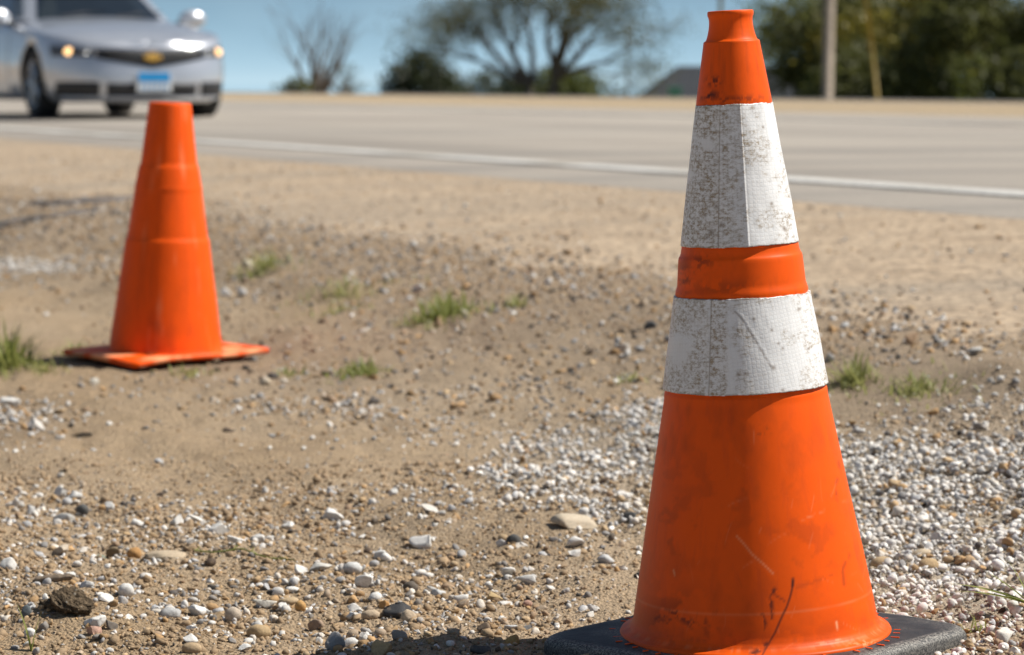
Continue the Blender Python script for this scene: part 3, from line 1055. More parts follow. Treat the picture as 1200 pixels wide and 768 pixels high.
def seg_dist(x, y, pts):
    d = np.full(x.shape, 1e9)
    for (ax, ay), (bx, by) in zip(pts[:-1], pts[1:]):
        vx, vy = bx - ax, by - ay
        t = np.clip(((x - ax) * vx + (y - ay) * vy) / (vx * vx + vy * vy), 0, 1)
        d = np.minimum(d, np.hypot(x - ax - t * vx, y - ay - t * vy))
    return d


def face_px(PH, r, z):
    """where a point of the cone's front shows in the photograph (to lay out its marks)"""
    x = r * np.sin(PH) - (z - ZB) * math.tan(R(2.75))
    return px_of(CX + x, CY - r * np.cos(PH), ROOT_Z + z)


cone = empty("traffic_cone", (CX, CY, ROOT_Z), (0, R(-1.5), 0))
setp(cone, "large scuffed orange cone with two white sleeves on a black rubber base", "traffic cone", "traffic cones on the roadside")


def big_cone():
    pr = [(158, 740), (158.5, 737), (157, 734.5), (152, 733), (147, 730), (143.8, 725.5), (142, 720), (138.5, 700), (95.8, 464), (95.2, 456.5), (94.0, 454), (93.4, 452),
          (92.8, 448), (77.2, 347), (77.2, 343), (77.6, 341), (77.2, 338), (75.8, 334), (75.0, 331), (72.6, 302), (72.0, 299), (70.4, 296.5), (69.2, 293), (68.3, 287), (67.4, 284),
          (43.2, 124), (44.2, 122.5), (44.4, 121), (44.0, 117), (43.2, 112), (33.4, 52), (33.0, 49), (32.4, 47.6), (30.6, 46.8), (29.4, 45), (27.8, 40), (26.4, 34), (25.6, 28), (25.4, 23), (26.0, 19.5),
          (26.9, 17.5), (27.1, 15), (26.8, 12.8), (26.0, 12), (24.5, 12), (23.6, 13.5), (23.3, 18), (23.3, 60)]
    P = densify([(a * kr(b), zc(b)) for a, b in pr], 0.0026)
    fr_ = np.linspace(-R(100), R(100), 421)
    PH, r, z, F = lathe(P, 0, np.concatenate([fr_[:-1], np.linspace(R(100), R(260), 70, endpoint=False)]))
    outer = np.ones_like(r)
    # slight dents
    r = r * (1 + 0.006 * fbm(PH * 1.2, z * 9, 7, 2))
    x, y = face_px(PH, r, z)
    fr = (np.cos(PH) > -0.15).astype(float)
    g = np.zeros_like(r); p = np.zeros_like(r)
    nz = lambda sc, sd: 0.5 + fbm(x * sc, y * sc, sd, 4)

    def line(pts, wd, amt, tgt, brk=0.0, sd=3):
        d = seg_dist(x, y, pts)
        v = amt * np.exp(-(d / wd) ** 2) * fr
        if brk: v = v * np.clip((nz(0.12, sd) - brk) * 6, 0, 1)
        return np.maximum(tgt, v)

    def blob(cx, cy, rx, ry, amt, tgt, sd=5, sc=0.13, th=0.42):
        v = np.exp(-(((x - cx) / rx) ** 2 + ((y - cy) / ry) ** 2)) * fr * amt
        return np.maximum(tgt, v * np.clip((nz(sc, sd) - th) * 5, 0, 1))

    g = line([(930, 681), (929, 692), (927, 700), (923, 712), (917, 724), (909, 742), (900, 757), (894, 768)], 1.5, 0.8, g)
    g = line([(930, 681), (929.5, 688)], 2.0, 0.95, g)
    g = line([(908, 692), (904, 704), (905, 714), (904, 724)], 3.2, 0.8, g, 0.35, 8)
    g = line([(894, 722), (897, 732), (893, 738)], 3.2, 0.8, g, 0.3, 9)
    g = line([(900, 755), (890, 762), (882, 766)], 4.0, 0.85, g, 0.3, 10)
    g = line([(909, 698), (920, 705)], 1.6, 0.5, g)
    g = line([(770, 720), (790, 712), (815, 730), (828, 745)], 5.0, 0.75, g, 0.45, 12)
    g = blob(800, 725, 45, 30, 0.7, g, 14, 0.05, 0.45)
    g = blob(890, 752, 60, 14, 0.45, g, 15, 0.06, 0.5)
    g = blob(838, 94, 9, 6, 0.9, g, 16, 0.25, 0.45)
    g = blob(832, 110, 14, 6, 0.95, g, 17, 0.22, 0.42)
    g = blob(860, 116, 40, 4, 0.7, g, 18, 0.15, 0.45)
    g = blob(820, 306, 18, 10, 0.55, g, 19, 0.2, 0.4)
    g = blob(803, 320, 8, 22, 0.7, g, 20, 0.15, 0.4)
    g = blob(845, 335, 50, 9, 0.35, g, 21, 0.1, 0.45)
    g = line([(983, 540), (985, 558), (979, 575), (982, 590)], 2.0, 0.4, g, 0.42, 22)
    g = line([(996, 655), (988, 672), (990, 690)], 2.2, 0.4, g, 0.42, 23)
    g = line([(935, 690), (980, 678)], 3.0, 0.25, g, 0.45, 24)
    g = blob(890, 505, 12, 5, 0.6, g, 25, 0.2, 0.45)
    g = blob(945, 640, 60, 70, 0.2, g, 27, 0.045, 0.7)
    g = blob(870, 560, 90, 90, 0.2, g, 28, 0.04, 0.7)
    g = blob(790, 620, 40, 80, 0.25, g, 29, 0.06, 0.7)
    # dust and wear right round the back as well
    g = np.maximum(g, 0.24 * np.clip((0.5 + fbm(PH * 5, z * 24, 71, 6) - 0.62) * 1.8, 0, 1))
    g = np.maximum(g, 0.25 * np.exp(-((z - ZB - 0.014) / 0.004) ** 2) * np.clip((0.5 + fbm(PH * 14, z * 10, 73, 3) - 0.45) * 4, 0, 1))
    p = line([(864, 627), (873, 637), (882, 649), (893, 659), (907, 673)], 1.25, 0.42, p)
    p = np.maximum(p, 0.30 * np.exp(-((z - zc(693)) / 0.0009) ** 2) * np.clip(0.4 + 1.3 * vnoise(PH * 5, PH * 0, 4) + 0.4, 0.1, 1))
    p = line([(981, 733), (982, 740)], 1.3, 0.9, p)
    p = line([(957, 757), (985, 752)], 1.4, 0.5, p, 0.4, 33)
    p = blob(1015, 757, 20, 4, 0.6, p, 34, 0.3, 0.45)
    p = line([(790, 664), (791.5, 669)], 1.0, 0.7, p)
    p = line([(940, 612), (1000, 590)], 1.0, 0.25, p, 0.4, 35)
    p = np.maximum(p, 0.16 * np.exp(-((z - ZB - 0.006) / 0.0022) ** 2) * np.clip((0.5 + fbm(PH * 25, z * 30, 75, 3) - 0.5) * 4, 0, 1))
    # fine scratches and rubs all over, thickest low down
    rs = np.random.default_rng(8)
    for q in range(110):
        a0 = rs.uniform(-2.6, 2.6); h = 0.03 + 0.30 * rs.random() ** 1.8
        L = rs.uniform(0.005, 0.032); th = rs.normal(1.2, 0.7)
        rr_ = 0.145 - 0.17 * h
        du = (PH - a0) * rr_; dv = z - h
        near_ = (np.abs(du) < L) & (np.abs(dv) < L)
        if not near_.any(): continue
        c_, s_ = math.cos(th), math.sin(th)
        u_ = du[near_] * c_ + dv[near_] * s_; w_ = -du[near_] * s_ + dv[near_] * c_ + rs.normal(0, 8) * u_ ** 2
        v_ = rs.uniform(0.04, 0.20) * np.exp(-(w_ / rs.uniform(0.0004, 0.0009)) ** 2) * (1 - smoothstep(L * 0.3, L * 0.5, np.abs(u_)))
        tgt = p if rs.random() < 0.55 else g
        tgt[near_] = np.maximum(tgt[near_], v_)
    # ground-in dirt low on the skirt
    g = np.maximum(g, 0.30 * (1 - smoothstep(ZB + 0.004, ZB + 0.075, z)) * np.clip(0.35 + 1.1 * fbm(PH * 6, z * 60, 91, 5), 0, 1))
    V = lean(polar(PH, r, z))
    me = make_mesh("cone_body", V, F, smooth=True, attrs={"grime": g, "pale": p}, mats=[M['orange']])
    link("cone_body", me, cone)


big_cone()


def sleeve_mat():
    m, n, b, _ = mat("white_reflective_vinyl")
    u, v = attr(n, "u"), attr(n, "v")
    co = objco(n)
    wob = noise(n, 60, 2, 0.5, co)
    w_ = math_n(n, 'MULTIPLY', math_n(n, 'SUBTRACT', wob, 0.5), 0.004)
    uu = math_n(n, 'ADD', u, w_)
    vv = math_n(n, 'ADD', v, w_)
    p = 0.0049

    def lines(t, per):
        f = math_n(n, 'ABSOLUTE', math_n(n, 'COSINE', math_n(n, 'MULTIPLY', t, math.pi / per)))
        return math_n(n, 'POWER', f, 7.0)
    gu, gv = lines(uu, p), lines(vv, p * 0.92)
    grid = math_n(n, 'MAXIMUM', gu, gv)
    cells = n.nodes.new("ShaderNodeTexNoise"); cells.inputs['Scale'].default_value = 150; cells.inputs['Detail'].default_value = 4
    cells.inputs['Roughness'].default_value = 0.75
    cmap = n.nodes.new('ShaderNodeMapping'); cmap.inputs['Scale'].default_value = (1, 1, 1.7)
    n.links.new(co, cmap.inputs['Vector']); n.links.new(cmap.outputs[0], cells.inputs['Vector'])
    big = noise(n, 26, 4, 0.6, co)
    dirt = attr(n, "dirt")
    tint = mixc(n, ramp(n, big, 0.3, 0.7), (0.74, 0.735, 0.72), (0.80, 0.80, 0.79))
    # faint grey cell lines everywhere
    c = mixc(n, math_n(n, 'MULTIPLY', grid, 0.13), tint, (0.52, 0.53, 0.55))
    # brown dirt sits in the grooves
    gd = math_n(n, 'MULTIPLY', math_n(n, 'ADD', math_n(n, 'MULTIPLY', grid, 0.42), 0.55), ramp(n, cells.outputs[0], 0.42, 0.56))
    gd = math_n(n, 'MULTIPLY', gd, dirt, clamp=True)
    c = mixc(n, gd, c, (0.32, 0.255, 0.18))
    # loose brown flecks
    sp = math_n(n, 'MULTIPLY', ramp(n, cells.outputs[0], 0.56, 0.64), math_n(n, 'ADD', math_n(n, 'MULTIPLY', dirt, 0.95), 0.12), clamp=True)
    c = mixc(n, sp, c, (0.33, 0.25, 0.155))
    c = mixc(n, attr(n, "mark"), c, (0.20, 0.14, 0.09))
    n.links.new(c, b.inputs['Base Color'])
    b.inputs['Roughness'].default_value = 0.42
    b.inputs['Specular IOR Level'].default_value = 0.4
    h = math_n(n, 'SUBTRACT', math_n(n, 'MULTIPLY', big, 1.2), math_n(n, 'MULTIPLY', grid, 0.17))
    h = math_n(n, 'ADD', h, math_n(n, 'MULTIPLY', cells.outputs[0], 0.5))
    bump(n, b, h, 0.40, 0.0010)
    return m


M['sleeve'] = sleeve_mat()


def sleeve(y0, r0, y1, r1, upper, label):
    """wrapped vinyl band; y0/r0 top, y1/r1 bottom, in pixels"""
    nv, seg = 120, 420
    ph = np.linspace(-np.pi, np.pi, seg, endpoint=False)
    tv = np.linspace(0, 1, nv)
    PH, T = np.meshgrid(ph, tv)
    z0, z1 = zc(y0), zc(y1)
    edge_t = 0.0012 * fbm(PH * 6, PH * 0 + 1, 3, 4) + 0.0005 * vnoise(PH * 60, PH * 0, 6)
    edge_b = 0.0012 * fbm(PH * 5, PH * 0 + 9, 8, 4) + 0.0004 * vnoise(PH * 55, PH * 0, 16)
    z = z0 + edge_t + (z1 + edge_b - z0 - edge_t) * T
    r = r0 * kr(y0) * (1 - T) + r1 * kr(y1) * T
    deg = np.degrees(PH)
    if upper:
        folds = [(-26, 4)]
        r = r * (1 + 0.022 * np.exp(-np.abs(np.minimum(deg - 4, 0)) / 6.0 - np.maximum(deg - 4, 0) / 16.0))
        k = 0.42
        seam = -25
    else:
        folds = [(-34, -14)]
        k = 0.3
        seam = -30
    for a, b_ in folds:
        mid, half = (a + b_) / 2, R((b_ - a) / 2)
        dlt = R(1) * (deg - mid)
        ins = np.abs(dlt) <= half
        chord = math.cos(half) / np.cos(np.clip(dlt, -half, half))
        r = np.where(ins, r * (1 + k * (1 / np.maximum(np.cos(np.clip(dlt, -half, half)), 0.5) - 1)), r)
    # overlapping seam: the top layer begins at the seam line
    r = r + 0.0016 * smoothstep(seam - 0.8, seam + 0.4, deg) * (1 - smoothstep(seam + 12, seam + 60, deg))
    r = r + 0.0009 * fbm(PH * 3.0, z * 22, 13, 3)
    x, y = face_px(PH, r, z)
    nz = lambda sc, sd: 0.5 + fbm(x * sc, y * sc, sd, 4)
    mark = np.zeros_like(r)
    bk = np.cos(PH) < -0.1
    if upper:
        dirt = 0.95 * (1 - smoothstep(832, 862, x)) * smoothstep(0.10, 0.42, nz(0.03, 41)) + 0.55 * smoothstep(845, 850, x) * (1 - smoothstep(866, 880, x)) \
            + 0.6 * smoothstep(866, 872, x) * smoothstep(0.42, 0.75, nz(0.035, 43)) + 0.75 * smoothstep(900, 930, x) * smoothstep(0.4, 0.65, nz(0.05, 45))
        mark = np.maximum(mark, 0.7 * np.exp(-((deg - seam) / 0.8) ** 2))
        for (cx, cy, rr) in [(834, 270, 3), (827, 250, 2), (846, 262, 2.5), (840, 240, 2), (829, 276, 2), (905, 240, 2), (920, 270, 2.5), (895, 150, 1.5)]:
            mark = np.maximum(mark, 0.85 * np.exp(-(((x - cx) ** 2 + (y - cy) ** 2) / rr ** 2)))
    else:
        dirt = 0.75 * (1 - smoothstep(822, 842, x)) * smoothstep(0.10, 0.45, nz(0.02, 51)) + 0.85 * smoothstep(832, 835, x) * (1 - smoothstep(848, 856, x)) \
            + 0.45 * smoothstep(850, 860, x) * smoothstep(0.40, 0.75, nz(0.04, 53)) + 0.7 * np.exp(-(((x - 868) / 9) ** 2 + ((y - 388) / 9) ** 2)) \
            + 0.7 * smoothstep(940, 965, x) * smoothstep(0.4, 0.65, nz(0.05, 55))
        mark = np.maximum(mark, 0.7 * np.exp(-((deg - seam) / 0.6) ** 2))
        cre = [(864, 363), (872, 372), (884, 392), (896, 412), (906, 430)]
        d = seg_dist(x, y, cre) + bk * 99
        r = r + 0.00015 * np.exp(-(d / 1.4) ** 2)
        d2 = seg_dist(x + 2.0, y - 1.0, cre) + bk * 99
        mark = np.maximum(mark, 0.6 * np.exp(-(d2 / 1.1) ** 2) * np.clip((nz(0.2, 57) - 0.35) * 4, 0.1, 1))
        for (cx, cy, rr) in [(907, 432, 2.6), (913, 404, 1.6), (918, 410, 1.6), (937, 365, 2), (905, 388, 1.8), (866, 438, 2.4), (874, 437, 1.8), (918, 459, 2), (948, 412, 1.8), (884, 374, 2)]:
            mark = np.maximum(mark, 0.75 * np.exp(-(((x - cx) ** 2 + (y - cy) ** 2) / rr ** 2)))
    dirt = np.where(bk, 0.5 * smoothstep(0.35, 0.65, 0.5 + fbm(PH * 4, z * 20, 63, 3)), dirt)
    # dirty, frayed edges
    edge = np.minimum(T, 1 - T) * abs(y1 - y0)
    mark = np.maximum(mark, 0.75 * np.exp(-(edge / 1.3) ** 2) * np.clip((0.5 + fbm(PH * 20, T * 3, 66, 3) - 0.42) * 5, 0, 1))
    rm = (r0 + r1) / 2 * KM
    slant = 0.10 if not upper else 0.0
    u = PH * rm + slant * z
    v = z - slant * PH * rm
    # outer wall, then a thin turned edge at top and bottom
    rows = [np.stack([(r[0] - 0.0035) * np.sin(ph), -(r[0] - 0.0035) * np.cos(ph), z[0]], -1)]
    for j in range(nv):
        rows.append(np.stack([r[j] * np.sin(ph), -r[j] * np.cos(ph), z[j]], -1))
    rows.append(np.stack([(r[-1] - 0.0035) * np.sin(ph), -(r[-1] - 0.0035) * np.cos(ph), z[-1]], -1))
    V = lean(np.concatenate(rows))
    n = nv + 2
    i = np.arange(n * seg).reshape(n, seg); j_ = np.roll(i, -1, 1)
    F = np.stack([i[:-1], i[1:], j_[1:], j_[:-1]], -1).reshape(-1, 4)
    ext = lambda a: np.concatenate([a[:1], a, a[-1:]]).ravel()
    me = make_mesh("reflective_sleeve", V, F, smooth=True, attrs={"u": ext(u), "v": ext(v), "dirt": np.clip(ext(dirt), 0, 1), "mark": ext(mark)}, mats=[M['sleeve']])
    o = link("reflective_sleeve", me, cone)
    o['label'] = label


sleeve(121.5, 45.2, 284.8, 69.4, True, "upper white sleeve, folded and stained brown on its left")
sleeve(343.5, 80.0, 451, 97.0, False, "lower white sleeve with a diagonal crease and a dirty seam")


def rubber_mat():
    m, n, b, _ = mat("black_rubber")
    co = objco(n)
    f = noise(n, 60, 5, 0.7, co)
    f2 = noise(n, 420, 3, 0.7, co)
    g = n.nodes.new("ShaderNodeNewGeometry")
    d = attr(n, "dust")
    c = mixc(n, ramp(n, f, 0.35, 0.7), (0.022, 0.022, 0.024), (0.042, 0.041, 0.040))
    k = math_n(n, 'MULTIPLY', d, ramp(n, f2, 0.40, 0.66), clamp=True)
    c = mixc(n, k, c, (0.33, 0.31, 0.27))
    n.links.new(c, b.inputs['Base Color'])
    b.inputs['Roughness'].default_value = 0.6
    b.inputs['Specular IOR Level'].default_value = 0.35
    bump(n, b, math_n(n, 'ADD', f, math_n(n, 'MULTIPLY', f2, 0.5)), 0.6, 0.0015)
    return m


M['rubber'] = rubber_mat()


def rounded_square(half, rad, n=24):
    pts = []
    for q in range(4):
        a0 = q * math.pi / 2
        cx = (half - rad) * (1 if q in (0, 3) else -1)
        cy = (half - rad) * (1 if q in (0, 1) else -1)
        for k in range(n):
            a = a0 + math.pi / 2 * k / (n - 1)
            pts.append((cx + rad * math.cos(a), cy + rad * math.sin(a)))
        # straight run
        nx_q = (q + 1) % 4
        cx2 = (half - rad) * (1 if nx_q in (0, 3) else -1)
        cy2 = (half - rad) * (1 if nx_q in (0, 1) else -1)
        a1 = a0 + math.pi / 2
        p0 = (cx + rad * math.cos(a1), cy + rad * math.sin(a1)); p1 = (cx2 + rad * math.cos(a1), cy2 + rad * math.sin(a1))
        for k in range(1, 24):
            t = k / 24
            pts.append((p0[0] + (p1[0] - p0[0]) * t, p0[1] + (p1[1] - p0[1]) * t))
    return np.array(pts)


def base_plate():
    out = rounded_square(0.1825, 0.036)
    n = len(out)
    rows, dust = [], []
    rad = np.hypot(out[:, 0], out[:, 1])
    ang = np.arctan2(out[:, 1], out[:, 0])
    lv = [(0.0, 0.0, 0.3), (0.004, 0.0, 0.5), (0.012, -0.001, 0.55), (0.0185, -0.0015, 0.5), (0.022, -0.003, 0.8), (0.0250, -0.006, 1.0), (0.0268, -0.010, 0.9), (0.0278, -0.016, 0.35)]
    for (z, ins, d) in lv:
        sc_ = (rad + ins * 1.1) / rad
        x, y = out[:, 0] * sc_, out[:, 1] * sc_
        nz_ = fbm(x * 60, y * 60 + z * 90, 5, 3)
        rows.append(np.stack([x * (1 + 0.008 * nz_), y * (1 + 0.008 * nz_), z + 0.0012 * fbm(x * 40, y * 40, 9, 3) * (z > 0)], -1))
        dust.append(np.full(n, d))
    last = rows[-1].copy()
    inner = np.stack([0.13 * np.cos(ang), 0.13 * np.sin(ang), np.full(n, ZB + 0.0005)], -1)
    for t in np.linspace(0.04, 1, 26):
        P = last * (1 - t) + inner * t
        P[:, 2] = last[:, 2] * (1 - t) + (ZB + 0.0003) * t + 0.0009 * fbm(P[:, 0] * 55, P[:, 1] * 55, 12, 3) * (1 - t)
        rows.append(P)
        dust.append(np.clip(0.16 + 0.9 * fbm(P[:, 0] * 18, P[:, 1] * 18, 15, 4), 0.02, 0.7) * np.ones(n))
    V = np.concatenate(rows)
    # turn the square so that its corners point left, right, near and far
    c, s = math.cos(R(45)), math.sin(R(45))
    V[:, 0], V[:, 1] = V[:, 0] * c - V[:, 1] * s, V[:, 0] * s + V[:, 1] * c
    k = len(rows)
    i = np.arange(k * n).reshape(k, n); j = np.roll(i, -1, 1)
    F = [tuple(f) for f in np.stack([i[:-1], j[:-1], j[1:], i[1:]], -1).reshape(-1, 4)]
    F.append(tuple(reversed(range(n))))
    me = make_mesh("base_plate", V, F, smooth=True, attrs={"dust": np.concatenate(dust)}, mats=[M['rubber']])
    link("base_plate", me, cone)
    # orange studs of the flange showing through the rubber round the skirt
    mb = MB()
    mb.box((0, 0, 0), (0.0021, 0.0085, 0.0010))
    me = make_mesh("flange_stud", mb.V, mb.F, attrs={"grime": np.zeros(8), "pale": np.zeros(8)}, mats=[M['orange']])
    rgs = np.random.default_rng(3)
    for q in range(48):
        if rgs.random() < 0.28: continue
        a = 2 * math.pi * q / 48 + rgs.normal(0, 0.012)
        rr = 0.1615 + 0.002 * rgs.normal()
        rr = max(min(rr, 0.1645), 0.1600)
        o = link("flange_stud", me, cone, loc=(rr * math.cos(a), rr * math.sin(a), ZB - 0.0008 + rgs.uniform(-0.0003, 0.0003)), rot=(0, 0, a + math.pi / 2 + math.pi / 2 * 1))
        o.rotation_euler = (0, 0, a - math.pi / 2)
        o.scale = (rgs.uniform(0.7, 1.15), rgs.uniform(0.6, 1.2), 1)


base_plate()


# ------------------------------------------------------------------ the plain cone
def plain_cone():
    x, y = C2X, C2Y
    z0 = 0.024
    root = empty("traffic_cone", (x, y, z0), (0, R(1.7), 0))
    setp(root, "smaller plain orange cone with a thin orange base, standing before the silver car", "traffic cone", "traffic cones on the roadside")
    k = C2Y / FPX
    zz = lambda yy: 0.008 + (411 - yy) * k
    pr = [(67.2, 411), (66.0, 408), (49.2, 284), (48.6, 281), (47.0, 279), (39.2, 224), (39.4, 221), (38.8, 219), (35.0, 198), (34.4, 195.5), (32.8, 193), (24.8, 124), (24.2, 122.2), (22.8, 121.5), (21.5, 122.5), (21.5, 150)]
    P = densify([(a * k, zz(b)) for a, b in pr], 0.006)
    PH, r, z, F = lathe(P, 200)
    r = r * (1 + 0.006 * fbm(PH * 1.5, z * 8, 5, 2))
    g = 0.10 * np.clip((0.5 + fbm(PH * 4, z * 16, 31, 4) - 0.62) * 3, 0, 1)
    g = np.maximum(g, 0.3 * np.exp(-(((PH + 0.1) / 0.25) ** 2 + ((z - 0.07) / 0.03) ** 2)) * np.clip((0.5 + fbm(PH * 12, z * 50, 33, 3) - 0.4) * 4, 0, 1))
    g = np.maximum(g, 0.35 * (1 - smoothstep(0.01, 0.12, z)) * np.clip(0.3 + 1.2 * fbm(PH * 5, z * 30, 37, 5), 0, 1))
    g = np.maximum(g, 0.22 * np.clip(fbm(PH * 9, z * 5, 39, 4) * 2 - 0.35, 0, 1))
    pl0 = 0.35 * np.clip(fbm(PH * 6 + 4, z * 9, 57, 5) * 2 - 0.5, 0, 1)
    me = make_mesh("cone_body", polar(PH, r, z), F, smooth=True, attrs={"grime": g, "pale": pl0}, mats=[M['orange2']])
    link("cone_body", me, root)
    # a thin plate, curled at its corners, one corner towards us
    out = rounded_square(0.178, 0.014, 12)
    n = len(out)
    rows = []
    for t in list(np.linspace(1, 0.6, 16)):
        rows.append(out * t)
    P2 = np.concatenate(rows)
    a = R(45 - 8)
    X = P2[:, 0] * math.cos(a) - P2[:, 1] * math.sin(a); Y = P2[:, 0] * math.sin(a) + P2[:, 1] * math.cos(a)
    rr = np.hypot(X, Y)
    th = np.arctan2(Y, X)
    lift = smoothstep(0.12, 0.25, rr) * (0.016 * np.cos(th - R(0)) - 0.008 * np.exp(-((th + R(100)) / 0.4) ** 2) - 0.004 * np.cos(3 * th + 1.0))
    Zt = 0.009 + lift
    # the plate wraps up to the skirt inside
    Vt = np.stack([X, Y, Zt], -1); Vb = np.stack([X, Y, Zt - 0.011], -1)
    k_ = len(rows)
    i = np.arange(k_ * n).reshape(k_, n); j = np.roll(i, -1, 1)
    Ft = np.stack([i[:-1], j[:-1], j[1:], i[1:]], -1).reshape(-1, 4)
    Fb = Ft[:, ::-1] + k_ * n
    rim = np.stack([i[0], i[0] + k_ * n, j[0] + k_ * n, j[0]], -1)
    V = np.vstack([Vt, Vb])
    g = np.clip((0.5 + fbm(V[:, 0] * 20, V[:, 1] * 20, 9, 4) - 0.45) * 1.2, 0, 0.5)
    pl = np.clip((0.5 + fbm(V[:, 0] * 14 + 7, V[:, 1] * 30, 19, 4) - 0.45) * 3, 0, 0.8)
    me = make_mesh("base_plate", V, np.vstack([Ft, Fb, rim]), smooth=True, attrs={"grime": g * 0.5, "pale": pl}, mats=[M['orange2']])
    link("base_plate", me, root)


plain_cone()


# ------------------------------------------------------------------ grass
M['grass'] = m_leaf("grass_blade", (0.30, 0.34, 0.08), (0.45, 0.46, 0.15), 0.5)
M['grass_dry'] = m_leaf("grass_mixed", (0.36, 0.38, 0.12), (0.50, 0.46, 0.20), 0.45)


def blade(base, az, lean, L, w_, curl=0.6, nseg=5):
    V, F = [], []
    d = Vector((math.cos(az), math.sin(az), 0)); side = Vector((-math.sin(az), math.cos(az), 0))
    p = Vector(base); ang = lean
    for i in range(nseg + 1):
        t = i / nseg
        ww = w_ * (1 - t ** 1.6) * (0.75 + 0.5 * t * (1 - t) * 2) / 2
        keel = Vector((0, 0, -1)) * ww * 0.35
        V += [p - side * ww, p + keel, p + side * ww]
        ang += curl / nseg
        p = p + (d * math.sin(ang) + Vector((0, 0, 1)) * math.cos(ang)) * (L / nseg)
    for i in range(nseg):
        a = i * 3
        F += [(a, a + 1, a + 4, a + 3), (a + 1, a + 2, a + 5, a + 4)]
    return V, F


TUFTS = [  # px, py, width px, height px, blades, material, label
    (8, 434, 86, 60, 210, 'grass', "tall green grass tuft at the left edge beside the plain cone"),
    (52, 438, 60, 22, 60, 'grass_dry', "low sparse grass between the tall tuft and the plain cone"),
    (88, 420, 50, 26, 60, 'grass_dry', "grass growing against the left corner of the plain cone's base"),
    (222, 444, 60, 18, 60, 'grass_dry', "short grass in front of the plain cone's base"),
    (312, 326, 80, 34, 90, 'grass_dry', "small brownish grass tuft on the shoulder edge right of the plain cone"),
    (400, 352, 110, 26, 120, 'grass_dry', "low wide grass patch between the plain cone and the brightest tuft"),
    (398, 370, 70, 16, 50, 'grass_dry', "thin straggly grass just below the low wide patch"),
    (520, 376, 100, 40, 170, 'grass', "brightest green grass tuft in the middle of the stony edge"),
    (604, 364, 34, 24, 40, 'grass_dry', "tiny grass tuft right of the brightest one"),
    (420, 444, 78, 26, 110, 'grass', "short green grass tuft in the middle of the bare dirt"),
    (340, 446, 40, 22, 30, 'grass_dry', "faint sparse grass right of the plain cone's base"),
    (740, 452, 56, 20, 40, 'grass_dry', "thin grass touching the left of the lower white sleeve"),
    (1000, 452, 60, 44, 90, 'grass_dry', "grass just right of the lower white sleeve"),
    (1075, 462, 110, 34, 120, 'grass_dry', "wide patchy grass right of the big cone at the shoulder edge"),
]


def tufts():
    rgs = random.Random(4)
    for (px, py, wpx, hpx, nb, mk, label) in TUFTS:
        loose = any(q in label for q in ("sparse", "patch", "straggly", "thin grass", "short grass in front"))
        x, y, _ = unproject(px, py - 4)
        k = y / FPX
        mb = MB()
        for _ in range(int(nb * 1.5)):
            a = rgs.random() * 2 * math.pi; q = min(abs(rgs.gauss(0, 0.5)), 1.1) * wpx * k * (0.85 if loose else 0.55)
            bx, by = x + math.cos(a) * q, y + math.sin(a) * q * 1.3
            if bool(in_base(np.array(bx), np.array(by), 0.0)): continue
            bz = float(ground_z(bx, by))
            L = hpx * k * rgs.uniform(0.35, 1.0) * max(0.35, 1 - q / (wpx * k) * 0.9)
            V, F = blade((bx - x, by - y, bz - 0.004), rgs.random() * 6.283, rgs.uniform(0.1, 1.05), L * 1.3, rgs.uniform(0.0035, 0.0065), rgs.uniform(0.1, 0.9), 4)
            mb.add(V, F)
        o = mb.build("grass_tuft", M[mk], smooth=True)
        o.location = (x, y, 0)
        if loose:
            o.name = "grass"; setp(o, label, kind='stuff')
        else:
            setp(o, label, "grass tuft", "grass tufts on the roadside")


tufts()


